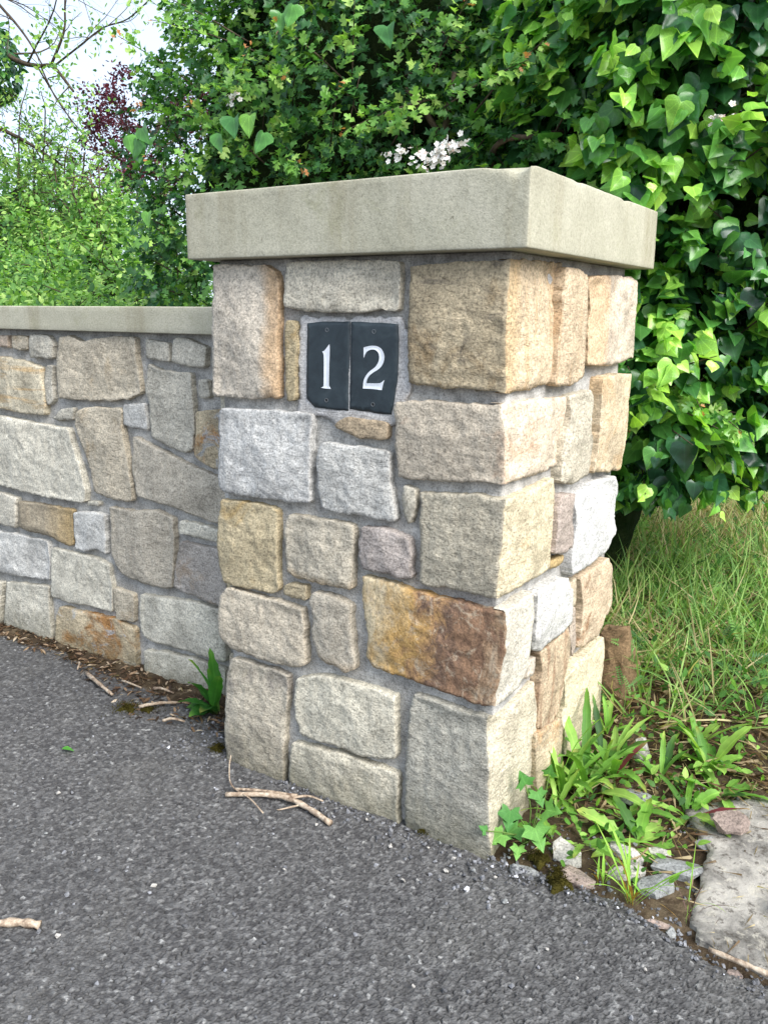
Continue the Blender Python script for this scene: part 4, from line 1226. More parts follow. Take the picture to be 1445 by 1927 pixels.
PAL_HAW = [(0, (36, 74, 44)), (0.35, (58, 104, 56)), (0.65, (98, 146, 66)), (0.88, (128, 172, 76)), (1, (160, 192, 98))]
PAL_IVY = [(0, (40, 76, 52)), (0.3, (60, 112, 60)), (0.55, (98, 156, 68)), (0.8, (142, 196, 80)), (1, (170, 214, 90))]
PAL_BUSH = [(0, (58, 98, 50)), (0.35, (98, 142, 68)), (0.65, (136, 176, 88)), (1, (176, 204, 116))]
PAL_PURP = [(0, (44, 18, 30)), (0.5, (76, 30, 48)), (1, (112, 50, 66))]

def masonry_zone(P):
    """no foliage grows through the pillar, cap or wall"""
    pil = (P[:, 0] > -PW-0.05) & (P[:, 0] < 0.06) & (P[:, 1] < PD+0.06) & (P[:, 2] < PH+CAPH+0.02)
    wal = (P[:, 0] < -PW+0.05) & (P[:, 1] < WY+0.40) & (P[:, 2] < 1.23)
    return pil | wal | (P[:, 1] < 0.40)

def light_shoots(spots, seed):
    """long young shoots that stand out of the hedge"""
    rng = np.random.default_rng(seed); oP, oT, oN, oC, oS = [], [], [], [], []
    stems = []
    for (x, y, z), (dx, dz), ln in spots:
        D = unit(np.array([dx, -0.25, dz])); n = int(ln/0.016)
        p0 = np.array([x, y, z])-D*ln*0.5
        stems.append((p0-D*0.08+np.array([0, 0.10, 0]), p0+D*ln))
        for i in range(n):
            t = i/(n-1); p = p0+D*ln*t
            for r in range(2):
                s = unit(np.cross(D, rng.normal(size=3)))
                oP.append(p+s*0.006); oT.append(D*0.5+s*0.9+np.array([0, -0.2, 0.1])); oN.append(np.array([0.1, -0.5, 0.8])+rng.normal(size=3)*0.35)
                tip = t > 0.86 and rng.uniform() < 0.55
                oC.append(np.array(srgb(186, 128, 84)[:3]) if tip else lerp_palette(np.array([np.clip(0.62+0.3*t+rng.normal()*0.14, 0, 1)]), PAL_HAW)[0])
                oS.append(rng.uniform(0.030, 0.050)*(0.6 if t > 0.86 else 1))
    return (np.array(oP), leaf_frames(np.array(oT), np.array(oN)), np.array(oS), np.array(oC)), stems

def build_hedges():
    spots = [((-1.45, .84, 1.99), (0.8, 0.5), .26), ((-1.30, .84, 1.96), (0.9, -0.1), .24), ((-1.16, .84, 2.04), (-0.6, 0.6), .2), ((-0.90, .86, 1.80), (-0.8, -0.35), .2),
             ((-0.76, .86, 1.80), (0.6, 0.2), .2), ((-0.50, .86, 1.865), (0.95, 0.12), .32), ((-0.42, .86, 1.885), (0.9, 0.35), .25), ((-1.21, .85, 1.69), (0.7, -0.2), .16),
             ((-1.86, .90, 1.70), (-0.3, 0.4), .2), ((-1.07, .88, 1.86), (0.5, 0.5), .18), ((-1.75, .95, 2.20), (-0.9, 0.3), .34), ((-1.80, .95, 2.29), (-0.9, 0.5), .30),
             ((-1.98, .95, 2.14), (-0.8, 0.6), .3), ((-0.06, .86, 1.40), (0.95, -0.1), .17), ((-1.00, .88, 2.06), (0.4, 0.7), .22), ((-0.64, .88, 2.02), (0.7, 0.5), .22),
             ((-1.62, .9, 1.86), (-0.5, 0.5), .22), ((-1.95, 1.0, 1.95), (-0.9, 0.2), .28), ((-0.25, .9, 1.98), (0.5, 0.8), .2), ((0.12, 0.95, 1.0), (0.5, -0.5), .18),
             ((0.02, 0.93, 0.93), (-0.4, -0.4), .16), ((0.2, 0.98, 0.92), (0.7, -0.3), .2)]
    extra, stems = light_shoots(spots, 77)
    haw = [((-1.72, 1.72, 1.55), (0.80, 0.80, 1.45)), ((-1.05, 1.72, 1.75), (0.75, 0.80, 1.4)), ((-0.45, 1.75, 1.7), (0.6, 0.78, 1.3)), ((-1.35, 1.9, 2.5), (0.9, 0.8, 0.8))]
    hz = lambda P: np.where(P[:, 0] < -0.75, 0.9, 1.0)
    root = hedge('hawthorn_bush', 'dense dark green hawthorn bush with small lobed leaves and white blossom above the wall', 'bush', (-1.1, 1.75, 0), haw, T_HAW, 'haw',
          MAT['hawthorn_leaf'], 6500, 8, 0.11, 0.050, PAL_HAW, 101, zmin=hz, keep_out=masonry_zone, extra=extra, shrink=0.29, depth=0.26, tms=T_HAW_S)
    J = Joined()
    for a, b in stems:
        m = (a+b)/2+np.array([0, 0, 0.012]); V, F = tube(smooth_path([a, m, b], 4), np.linspace(0.0034, 0.0012, 9), 5); J.add(V, F)
    tag(J.build('shoot', MAT['bark'], root), kind='stuff')
    for i, pts in enumerate(([(-0.80, 1.25, 0.9), (-0.775, 1.13, 1.45), (-0.76, 1.10, 1.72), (-0.80, 1.08, 1.82), (-0.90, 1.08, 1.93)], [(-0.76, 1.10, 1.70), (-0.735, 1.07, 1.80), (-0.70, 1.05, 1.95)],
                             [(-0.60, 1.2, 1.62), (-0.54, 1.02, 1.69), (-0.47, 0.98, 1.718), (-0.38, 0.98, 1.715), (-0.30, 1.1, 1.75)], [(-0.9, 1.3, 0.0), (-0.82, 1.26, 0.5), (-0.80, 1.25, 0.95)])):
        pth = smooth_path(pts, 5); V, F = tube(pth, np.linspace(0.017 if i != 2 else 0.010, 0.008 if i != 3 else 0.018, len(pth)), 8, i, 0.12)
        centred('branch', V, F, MAT['bark'], root)
    # blossom: clusters of small five-petalled flowers
    rng = np.random.default_rng(8)
    for c, n, r in (((-0.80, 0.90, 1.690), 13, 0.032), ((-0.70, 0.90, 1.672), 16, 0.036), ((-0.635, 0.90, 1.690), 18, 0.036), ((-0.665, 0.89, 1.672), 10, 0.03), ((-1.49, 0.88, 1.93), 9, 0.024),
                    ((0.16, 0.92, 1.70), 7, 0.02), ((-0.60, 0.91, 1.70), 8, 0.022)):
        J = Joined()
        for k in range(int(n*1.6)):
            p = np.array(c)+rng.normal(size=3)*r*np.array([0.75, 0.35, 0.5])
            N = unit(np.array([0.15, -0.8, 0.5])+rng.normal(size=3)*0.4); X = unit(np.cross(N, (0, 0, 1))); Y = np.cross(N, X)
            s = rng.uniform(0.0075, 0.0105)
            for q in range(5):
                a0 = q*1.2566+rng.uniform(-.1, .1); u = math.cos(a0)*X+math.sin(a0)*Y; v = -math.sin(a0)*X+math.cos(a0)*Y
                V = [p, p+u*s*0.55+v*s*0.48+N*s*.2, p+u*s*1.05+v*s*0.22+N*s*.35, p+u*s*1.05-v*s*0.22+N*s*.35, p+u*s*0.55-v*s*0.48+N*s*.2]
                J.add(V, [(0, 1, 2, 3, 4)], srgb(240, 236, 230) if rng.uniform() < 0.9 else srgb(232, 206, 196))
            for q in range(4):
                pp = p+N*s*0.5+rng.normal(size=3)*s*0.2; J.add([pp, pp+X*s*.2, pp+Y*s*.2, pp+N*s*.2], [(0, 1, 2), (0, 2, 3), (0, 3, 1), (1, 3, 2)], srgb(206, 176, 140))
        J.build('blossom', MAT['petal'], root)
    # ivy
    ivy = [((-0.05, 1.75, 1.75), (0.72, 0.86, 1.2)), ((-0.02, 1.55, 1.15), (0.42, 0.66, 0.62)), ((0.38, 2.0, 1.8), (0.62, 0.85, 0.95)), ((0.05, 1.6, 2.2), (0.8, 0.75, 0.7)), ((-0.35, 1.65, 0.7), (0.5, 0.6, 0.9))]
    iz = lambda P: 0.62+0.22*np.clip(P[:, 0], -0.3, 1.0)+0.05*np.sin(P[:, 0]*23)
    rng = np.random.default_rng(31)
    lone = np.array([(-1.15, .80, 2.15), (-1.215, .82, 2.14), (-1.473, .80, 1.80), (-1.30, .82, 1.79), (-1.43, .82, 1.85), (-1.36, .82, 1.85), (-0.81, .82, 2.04), (-1.92, .86, 1.57), (-2.03, .88, 1.86),
                     (-1.98, .88, 1.84), (-1.95, .88, 1.88), (-2.0, .9, 1.82), (-1.90, .88, 1.84)])
    k = len(lone)
    eT = np.column_stack([rng.normal(size=k)*0.3, np.full(k, -0.35), np.full(k, -0.85)]); eN = np.column_stack([rng.normal(size=k)*0.3+.1, np.full(k, -0.75), np.full(k, 0.5)])
    extra = (lone, leaf_frames(eT, eN), rng.uniform(0.06, 0.085, k), lerp_palette(rng.uniform(0.35, 0.62, k), PAL_IVY))
    root = hedge('ivy', 'glossy heart-leaved ivy with bright lime leaves hanging down behind the pillar cap', 'ivy', (0.0, 1.7, 0), ivy, T_IVY, 'ivy', MAT['ivy_leaf'],
          4700, 6, 0.15, 0.075, PAL_IVY, 202, depth=0.26, zmin=iz, keep_out=lambda P: masonry_zone(P), young=0.30, shrink=0.30, droop=0.75, extra=extra, twigs=300, tms=T_IVY_S)

    # shrubs beyond the wall
    S = [('wild_shrub', 'pale green loose shrub rising above the coping in the middle of the left background', (-5.6, 3.7, 0), [((-5.7, 3.7, 0.9), (0.95, 0.9, 1.25)), ((-5.0, 3.5, 0.8), (0.8, 0.8, 1.1))], 2400, 0.06),
         ('wild_shrub', 'pale green shrub farthest left, tallest of those behind the wall', (-7.4, 4.6, 0), [((-7.3, 4.5, 1.0), (1.3, 1.0, 1.6)), ((-8.4, 4.9, 1.0), (1.3, 1.0, 1.9))], 2600, 0.064),
         ('bramble', 'tangled bramble with arching stems just behind the left coping', (-4.3, 2.2, 0), [((-4.3, 2.2, 0.6), (1.0, 0.8, 0.95)), ((-3.2, 1.7, 0.6), (0.8, 0.7, 0.85)), ((-5.3, 2.6, 0.6), (0.9, 0.7, 1.0))], 2400, 0.05)]
    for i, (nm, lb, base, bl, n, sz) in enumerate(S):
        r = hedge(nm, lb, 'shrub', base, bl, T_OVA, 'bush%d' % i, MAT['soft_leaf'], n, 8, 0.2, sz, PAL_BUSH, 300+i*11, depth=0.3, single=0, young=0.25, lump=0.3, shrink=0.42, twigs=240,
              group='shrubs behind the wall', keep_out=masonry_zone)
        V, F = tube(smooth_path([(base[0], base[1], -0.05), (base[0]+.05, base[1], 0.4), (base[0]-.03, base[1]+.05, 0.9)], 4), np.linspace(.05, .03, 9), 7)
        centred('trunk', V, F, MAT['bark'], r)
build_hedges()

def build_saplings():
    for i, (bx, by, bl, n) in enumerate(((-6.35, 3.9, [((-6.35, 3.9, 2.3), (0.5, 0.4, 0.75))], 100), (-7.2, 4.1, [((-7.1, 4.1, 2.3), (0.55, 0.4, 0.95))], 240), (-5.35, 3.4, [((-5.4, 3.5, 2.05), (0.4, 0.4, 0.4))], 60))):
        lb = ('slender pale sapling in front of the sky, middle of the three', 'slender pale sapling at the far left edge against the sky', 'slender pale sapling nearest the hawthorn bush')[i]
        r = hedge('sapling', lb, 'sapling', (bx, by, 0), bl, T_OVA, 'sap%d' % i, MAT['soft_leaf'], n, 7, 0.16, 0.052, PAL_BUSH, 700+i, depth=0.5, single=0, young=0.5, lump=0.25, twigs=400, inner=False, group='saplings against the sky')
        rng = np.random.default_rng(90+i); J = Joined()
        for q in range(7):
            c = np.array(bl[0][0]); top = c+rng.normal(size=3)*np.array(bl[0][1])*0.5+np.array([0, 0, 0.25])
            V, F = tube(smooth_path([(bx+rng.normal()*.05, by, -0.05), (bx+rng.normal()*.1, by, 1.1), (c+top)/2+rng.normal(size=3)*.08, top], 4), np.linspace(.016, .004, 13), 5); J.add(V, F)
        J.build('stem', MAT['bark'], r)
build_saplings()

def grow(path, radii, rng, J, depth, twigs_out, n_side, spread, shrink):
    V, F = tube(path, radii, 6 if depth == 0 else 4); J.add(V, F)
    if depth >= 3:
        twigs_out.append(path[-1]); return
    tl = np.linalg.norm(np.diff(path, axis=0), axis=1).sum()
    for k in range(n_side):
        t = rng.uniform(0.3, 1.0); i = min(int(t*(len(path)-1)), len(path)-2)
        d0 = unit(path[i+1]-path[i]); d = unit(d0+rng.normal(size=3)*spread+np.array([0, 0, 0.12]))
        L = tl*shrink*rng.uniform(0.6, 1.1); p = path[i]; pts = [p]
        for s in range(4):
            d = unit(d+rng.normal(size=3)*0.22); p = p+d*L/4; pts.append(p)
        grow(smooth_path(pts, 2), np.linspace(radii[i]*0.45, radii[i]*0.18, 9), rng, J, depth+1, twigs_out, max(2, n_side-1), spread, shrink)

def build_trees():
    rng = np.random.default_rng(55)
    # half-bare tree whose limbs reach into the top left of the picture
    root = empty('sparse_tree', (-8.9, 4.2, 0)); tag(root, 'half-bare tree with thin twisting branches at the upper left', 'tree')
    V, F = tube(smooth_path([(-8.9, 4.2, -0.1), (-8.85, 4.2, 1.4), (-8.7, 4.1, 2.8), (-8.2, 4.0, 4.0), (-7.9, 4.0, 5.2)], 6), np.linspace(0.13, 0.07, 25), 9, 0, 0.08)
    centred('trunk', V, F, MAT['bark'], root)
    J = Joined(); tips = []
    limbs = [([(-8.6, 4.1, 3.2), (-7.88, 4.0, 3.88), (-7.0, 4.0, 3.51), (-6.69, 4.0, 3.42), (-6.46, 4.0, 3.38), (-6.2, 4.0, 3.14)], 0.032, 0.012), ([(-8.2, 4.0, 4.1), (-7.47, 4.0, 4.19), (-7.1, 4.0, 3.945), (-6.81, 4.0, 3.675), (-6.6, 4.0, 3.4)], 0.02, 0.007),
             ([(-6.46, 4.0, 3.38), (-6.08, 4.0, 3.50), (-5.75, 4.0, 3.60), (-5.44, 4.0, 3.62), (-5.1, 4.0, 3.75)], 0.012, 0.006), ([(-6.5, 4.0, 3.385), (-6.28, 4.0, 3.64), (-6.24, 4.0, 3.83), (-6.2, 4.0, 4.1)], 0.014, 0.006),
             ([(-8.3, 4.1, 3.4), (-7.4, 3.9, 3.0), (-6.8, 3.9, 2.75), (-6.3, 3.9, 2.5)], 0.03, 0.008), ([(-7.6, 4.0, 4.3), (-6.9, 4.0, 4.2), (-6.4, 4.0, 4.0), (-6.0, 4.0, 3.98)], 0.02, 0.006)]
    for pts, r0, r1 in limbs:
        path = smooth_path(pts, 5); grow(path, np.linspace(r0, r1, len(path)), rng, J, 1, tips, 6, 0.8, 0.40)
    J.build('branches', MAT['bark'], root)
    tips = np.array(tips); P = tips[rng.integers(0, len(tips), 1500)]+rng.normal(size=(1500, 3))*0.06
    P = P[(P[:, 2] < 3.75) | (rng.uniform(size=len(P)) < 0.12)]
    n = len(P); R = leaf_frames(rng.normal(size=(n, 3))+np.array([0, 0, -.3]), rng.normal(size=(n, 3))+np.array([0, 0, .6]))
    tag(merged_leaves('crown', T_OVA, P, R, rng.uniform(0.03, 0.06, n), lerp_palette(rng.uniform(0, 1, n), PAL_BUSH), MAT['soft_leaf'], root), kind='stuff')
    # ivy-clad head of the trunk at the frame's edge
    Pc, nc = blob_surface([((-7.35, 4.0, 3.55), (0.25, 0.25, 0.35))], 900, 66, 0.06)
    n = len(Pc); R = leaf_frames(nc*0.4+np.array([0, 0, -0.8])+rng.normal(size=(n, 3))*.3, nc+np.array([0, 0, .4])+rng.normal(size=(n, 3))*.3)
    tag(merged_leaves('ivy_growth', T_OVA, Pc, R, rng.uniform(0.05, 0.09, n), lerp_palette(rng.uniform(0, 0.5, n), PAL_IVY), MAT['ivy_leaf'], root), kind='stuff')
    # purple-leaved tree far behind
    c0 = np.array([-11.5, 9.95, 0.25])
    root = empty('purple_tree', c0); tag(root, 'small tree with dark purple leaves against the sky', 'tree')
    V, F = tube(smooth_path([c0+(0, 0, -.1), c0+(0.1, 0, 1.2), c0+(0.0, 0.1, 2.2), c0+(0.2, 0, 3.3)], 5), np.linspace(.10, .03, 16), 8); centred('trunk', V, F, MAT['bark'], root)
    J = Joined(); tips = []
    for k in range(9):
        a = rng.uniform(0, 6.28); z = rng.uniform(2.6, 4.6); st = c0+(0.05, 0, z); e = st+np.array([math.cos(a)*1.3, math.sin(a)*1.1, rng.uniform(0.1, 1.0)])
        path = smooth_path([st, (st+e)/2+rng.normal(size=3)*.1, e], 4); grow(path, np.linspace(.035, .012, len(path)), rng, J, 1, tips, 5, 0.6, 0.5)
    J.build('branches', MAT['bark'], root)
    tips = np.array(tips); P = tips[rng.integers(0, len(tips), 7000)]+rng.normal(size=(7000, 3))*0.085
    n = len(P); R = leaf_frames(rng.normal(size=(n, 3)), rng.normal(size=(n, 3)))
    tag(merged_leaves('crown', T_OVA, P, R, rng.uniform(0.045, 0.08, n), lerp_palette(rng.uniform(0, 1, n), PAL_PURP), MAT['soft_leaf'], root), kind='stuff')
build_trees()

# ------------------------------------------------------------------ verge plants
def vz(x, y): return float(verge_z(np.array([x]), np.array([y]))[0])

def strap_leaf(L, w, el0, bend, teeth=0.0, n=13, fold=0.35, seed=0, twist=0.0):
    """long toothed leaf in its own frame: grows along +x, rises and bends over"""
    rng = np.random.default_rng(seed)
    p = np.zeros(3); V = []; lc = []; F = []
    for i in range(n):
        t = i/(n-1); el = el0-bend*t**1.3
        d = np.array([math.cos(el), 0, math.sin(el)]); up = np.array([-math.sin(el), 0, math.cos(el)])
        if i: p = p+d*L/(n-1)
        ww = 0.78*w*(0.16+0.84*math.sin(math.pi*min(1, 0.06+0.94*t)**1.35)**0.9) if t < 1 else 0.0
        if t < 0.22: ww = w*(0.16+0.6*t)
        tz = 1-teeth*(0.5+0.5*(-1)**i)*(0.7+0.6*rng.uniform())*(0.15 < t < 0.95)
        ww *= tz
        sd = np.array([0, math.cos(twist*t), math.sin(twist*t)])
        wv = 0.10*w*math.sin(t*13+seed)
        V += [p+sd*ww+up*(fold*ww+wv), p, p-sd*ww+up*(fold*ww-wv)]
        lc += [(0.3*ww/max(w, 1e-6), t, 0), (0, t, 0), (-0.3*ww/max(w, 1e-6), t, 0)]
    for i in range(n-1):
        a = 3*i; b = a+3
        F += [(a, a+1, b+1, b), (a+1, a+2, b+2, b+1)]
    return np.array(V), F, np.array(lc)

def leafy_plant(name, label, cat, base, leaves, pal, seed, group=None, mat='soft_leaf'):
    """leaves: (azimuth deg, length, half width, rise deg, bend deg, teeth, tone or rgb)"""
    root = empty(name, base); tag(root, label, cat, group)
    rng = np.random.default_rng(seed)
    for k, (az, L, w, el, bend, teeth, tone) in enumerate(leaves):
        V, F, lc = strap_leaf(L, w, math.radians(el), math.radians(bend), teeth, seed=seed*31+k, twist=rng.uniform(-0.5, 0.5))
        me = raw_mesh('leaf', V, F, True)
        c = np.array(srgb(*tone)[:3]) if isinstance(tone, tuple) else lerp_palette(np.array([tone]), pal)[0]
        tt = lc[:, 1:2]; tipc = np.array(srgb(*((176, 164, 86) if rng.uniform() < 0.35 else (120, 160, 66)))[:3]); basec = np.array(srgb(150, 120, 100)[:3])
        cc = c*rng.uniform(0.82, 1.12); cc = cc*(1-0.55*np.clip((tt-0.75)/0.25, 0, 1))+tipc*0.55*np.clip((tt-0.75)/0.25, 0, 1)
        cc = cc*(1-0.4*np.clip((0.18-tt)/0.18, 0, 1))+basec*0.4*np.clip((0.18-tt)/0.18, 0, 1)
        cc = cc*(1+0.18*vnoise(V*60+k, seed)[:, None])
        attr(me, 'leafcol', cc); attr(me, 'lc', lc, 'FLOAT_VECTOR')
        off = Vector((rng.uniform(-.008, .008), rng.uniform(-.008, .008), 0.0))
        put('leaf', me, MAT[mat], root, M=Matrix.Translation(Vector(base)+off) @ Matrix.Rotation(math.radians(az), 4, 'Z'))
    return root

PAL_WEED = [(0, (54, 90, 42)), (0.4, (88, 134, 54)), (0.7, (120, 168, 68)), (1, (154, 190, 92))]
def rosette(n, L, w, el, bend, teeth, seed, tone=0.6, reds=0):
    rng = np.random.default_rng(seed); out = []
    for k in range(n):
        out.append((360*k/n+rng.uniform(-22, 22), L*rng.uniform(0.5, 1.25), w*rng.uniform(0.6, 1.2), el+rng.uniform(-24, 18), bend*rng.uniform(0.4, 1.5), teeth,
                    (128, 62, 70) if k < reds else float(np.clip(tone+rng.normal()*0.26, 0, 1))))
    return out

def build_weeds():
    W = [((0.040, 0.345), rosette(13, 0.21, 0.0135, 66, 42, 0.35, 1, 0.5), 'tall narrow-leaved dandelion pressed against the side of the pillar'),
         ((0.105, 0.352), rosette(12, 0.24, 0.019, 62, 60, 0.18, 2, 0.75), 'tall bright green hawkbit with broad straight leaves beside the pillar'),
         ((0.150, 0.43), rosette(9, 0.17, 0.017, 55, 40, 0.2, 3, 0.6, 2), 'hawkbit with two dark red leaves behind the tall bright green one'),
         ((0.268, 0.224), rosette(10, 0.15, 0.022, 34, 44, 0.28, 4, 0.72), 'flat-leaved dandelion in front, growing between pale rubble'),
         ((0.345, 0.385), rosette(11, 0.13, 0.017, 46, 48, 0.15, 5, 0.66, 1), 'yellowish green rosette at the top edge of the concrete slab'),
         ((0.352, 0.60), rosette(12, 0.13, 0.022, 52, 50, 0.12, 6, 0.62), 'leafy weed farthest back beside the slab with broad crinkled leaves'),
         ((0.172, 0.165), rosette(9, 0.16, 0.014, 24, 34, 0.45, 7, 0.62), 'dandelion with deeply toothed leaves lying out over the rubble near the pillar corner'),
         ((0.215, 0.300), rosette(9, 0.14, 0.016, 40, 50, 0.3, 8, 0.55), 'small dandelion rosette between the pillar and the slab'),
         ((0.075, 0.225), rosette(8, 0.13, 0.011, 58, 40, 0.3, 9, 0.5), 'thin-leaved weed right behind the ivy sprig at the pillar corner'),
         ((0.25, 0.50), rosette(9, 0.12, 0.014, 50, 40, 0.2, 10, 0.55), 'small green weed in the bare earth above the rubble')]
    for i, ((x, y), lv, lb) in enumerate(W):
        leafy_plant('dandelion', lb, 'weed', (x, y, vz(x, y)-0.004), lv, PAL_WEED, 40+i, group='weeds on the verge')
    rg = np.random.default_rng(404)
    more = [((0.065, 0.29), 10, .19, .012, 70, .2, 'upright thin weed touching the brown pillar stone'), ((0.12, 0.45), 10, .18, .014, 62, .25, 'tall weed at the back of the clump by the cream pillar stone'), ((0.40, 0.50), 9, .12, .018, 46, .2, 'low weed at the back corner of the slab'),
            ((0.30, 0.70), 9, .13, .018, 55, .15, 'leafy weed at the edge of the grassy bank'),
            ((0.10, 0.13), 8, .10, .013, 34, .35, 'little toothed rosette between the ivy sprig and the pale stone'), ((0.07, 0.62), 9, .16, .012, 66, .1, 'thin weed against the pillar below the brown boulder')]
    for i, ((x, y), n, L, w, el, te, lb) in enumerate(more):
        leafy_plant('dandelion', lb, 'weed', (x, y, vz(x, y)-0.004), rosette(n, L, w, el, 46, te, 60+i, rg.uniform(.45, .8)), PAL_WEED, 140+i, group='weeds on the verge')
    # dock seedling in the angle of wall and pillar
    leafy_plant('dock', 'dark green dock seedling growing in the angle of wall and pillar', 'weed', (-1.0, 0.175, 0.0),
                [(200, .10, .032, 30, 50, .12, (44, 92, 34)), (250, .09, .03, 40, 60, .1, (52, 104, 40)), (150, .20, .026, 82, 22, .25, (82, 146, 58)), (330, .18, .03, 76, 30, .15, (76, 138, 54)), (240, .21, .024, 80, 28, .3, (86, 152, 60)), (285, .12, .028, 55, 60, .15, (48, 98, 38)), (300, .19, .014, 80, 20, .2, (70, 130, 54)), (225, .13, .03, 48, 50, .2, (54, 108, 42)), (180, .12, .026, 58, 40, .2, (60, 116, 46)), (265, .17, .022, 70, 35, .25, (58, 112, 44))], PAL_WEED, 71)
    # tufts of grass
    rng = np.random.default_rng(19)
    for (x, y, n, h, lb) in ((0.318, 0.035, 17, 0.165, 'bright lime grass tuft at the tarmac edge below the rubble'), (0.245, 0.055, 9, 0.085, 'thin little grass tuft left of the lime one at the tarmac edge'),
                             (0.43, 0.03, 7, 0.15, 'sparse purplish grass stems in the crack beside the slab'), (0.66, 0.12, 10, 0.07, 'short grass tuft growing on the slab near the right edge')):
        z0 = vz(x, y)-0.004; lv = []
        for k in range(n):
            red = (176, 130, 60) if rng.uniform() < (0.18 if y < 0.1 else 0) else ((120, 88, 92) if 'purplish' in lb and rng.uniform() < .5 else float(rng.uniform(.45, 1)))
            lv.append((rng.uniform(0, 360), h*rng.uniform(.5, 1.25), rng.uniform(.0022, .0045) if 'purplish' not in lb else .0016, rng.uniform(48, 85), rng.uniform(10, 60), 0.0, red))
        leafy_plant('grass_tuft', lb, 'grass tuft', (x, y, z0), lv, [(0, (96, 140, 52)), (0.5, (132, 180, 66)), (1, (168, 210, 92))], 80+int(x*100), group='grass tufts on the verge', mat='grass_blade')
    # young ivy at the foot of the corner
    root = empty('ivy_sprig', (0.05, 0.075, vz(0.05, 0.075))); tag(root, 'young five-lobed ivy sprig climbing at the foot of the pillar corner', 'ivy')
    L = [((0.030, 0.045, 0.105), 0.062, (0.1, -0.5, -0.8)), ((0.045, 0.06, 0.060), 0.066, (-0.6, -0.5, -0.6)), ((0.085, 0.055, 0.075), 0.072, (0.6, -0.6, -0.4)), ((0.025, 0.02, 0.055), 0.055, (-0.6, -0.6, -0.5)),
         ((0.045, 0.09, 0.150), 0.055, (-0.1, -0.4, 0.8)), ((0.065, 0.11, 0.130), 0.05, (0.5, -0.5, -0.3)), ((0.10, 0.08, 0.11), 0.066, (0.5, -0.3, 0.3)), ((0.06, 0.03, 0.03), 0.04, (0.2, -0.8, -0.4)), ((0.0, -0.018, 0.075), 0.03, (-0.3, -0.5, 0.6)), ((0.085, 0.13, 0.17), 0.04, (0.2, -0.3, 0.8))]
    V0, F0, lc0 = half_leaf(IVY_LOBED, 0.16, 0.18, 0.03); J = Joined()
    for i, (p, s, tp) in enumerate(L):
        R = leaf_frames(np.array([tp]), np.array([[0.25, -0.7, 0.75]]))[0]
        me = raw_mesh('leaf', V0, F0, True); c = lerp_palette(np.array([0.55+0.1*(i % 4)]), [(0, (50, 96, 52)), (0.6, (92, 148, 78)), (1, (140, 190, 90))])[0]
        attr(me, 'leafcol', np.tile(c, (len(V0), 1))); attr(me, 'lc', lc0, 'FLOAT_VECTOR')
        z = p[2]+vz(0.05, 0.075)
        s *= 0.82
        put('leaf', me, MAT['soft_leaf'], root, M=Matrix([list(R[r]*s)+[(p[0], p[1], z)[r]] for r in range(3)]+[[0, 0, 0, 1]]))
        st = np.array([0.055, 0.085, vz(0.055, 0.085)]); e = np.array([p[0], p[1], z])
        V, F = tube(smooth_path([st, (st+e)/2+np.array([0.01, 0.005, 0.012]), e], 3), 0.0016, 4); J.add(V, F, srgb(96, 120, 60))
    J.build('stem', MAT['pebble'], root)

BLADE = half_leaf([(0, 0), (0.011, 0.05), (0.013, 0.35), (0.009, 0.7), (0, 1)], 0.4, 0.30, 0.0)
BLADE2 = half_leaf([(0, 0), (0.010, 0.05), (0.012, 0.35), (0.008, 0.7), (0, 1)], 0.4, 0.62, 0.0)
def pinnate():
    V = []; F = []; lc = []
    def quad(pts):
        n = len(V); V.extend(pts); lc.extend([(0.3, 0.5, 0)]*len(pts)); F.extend([(n, n+1, n+2), (n, n+2, n+3)])
    quad([(-.008, 0, 0), (.008, 0, 0), (.004, 1, -.2), (-.004, 1, -.2)])
    for k in range(8):
        y = 0.18+0.1*k; z = -0.2*y*y; l = 0.17*(1-abs(k-3)*.08)
        for s in (-1, 1):
            quad([(0, y, z), (s*l*.5, y-.03+.05, z+.05), (s*l, y+.07, z+.04), (s*l*.5, y+.10, z+.05)])
    return np.array(V), np.array(F), np.array(lc)
PIN = pinnate()
def feather():
    V = []; F = []; lc = []
    for k in range(11):
        y = 0.1+0.08*k
        for s in (-1, 1):
            n = len(V); l = .26*(1-.07*k)
            V.extend([(0, y, 0), (s*l, y+.14, .06), (s*l*.5, y+.14, .03)]); F.append((n, n+1, n+2)); lc.extend([(0.3, .5, 0)]*3)
    n = len(V); V.extend([(-.012, 0, 0), (.012, 0, 0), (0, 1, -.05)]); F.append((n, n+1, n+2)); lc.extend([(0.3, .5, 0)]*3)
    return np.array(V), np.array(F), np.array(lc)
FEA = feather()

def scatter(n, x0, x1, y0, y1, seed, dens=None):
    rng = np.random.default_rng(seed)
    x = rng.uniform(x0, x1, n); y = rng.uniform(y0, y1, n)
    ok = ~((x < 0.02) & (y < PD+0.02)) & (y > edge_y(np.clip(x, -.03, 4))+0.02)
    if dens is not None: ok &= rng.uniform(size=n) < dens(x, y)
    x, y = x[ok], y[ok]
    return np.column_stack([x, y, verge_z(x, y)])

def stuff(name, label, cat, tm, P, tip, nrm, S, C, mat, smooth=True):
    o = merged_leaves(name, tm, P, leaf_frames(tip, nrm), S, C, MAT[mat], None, smooth)
    tag(o, label, cat, kind='stuff'); return o

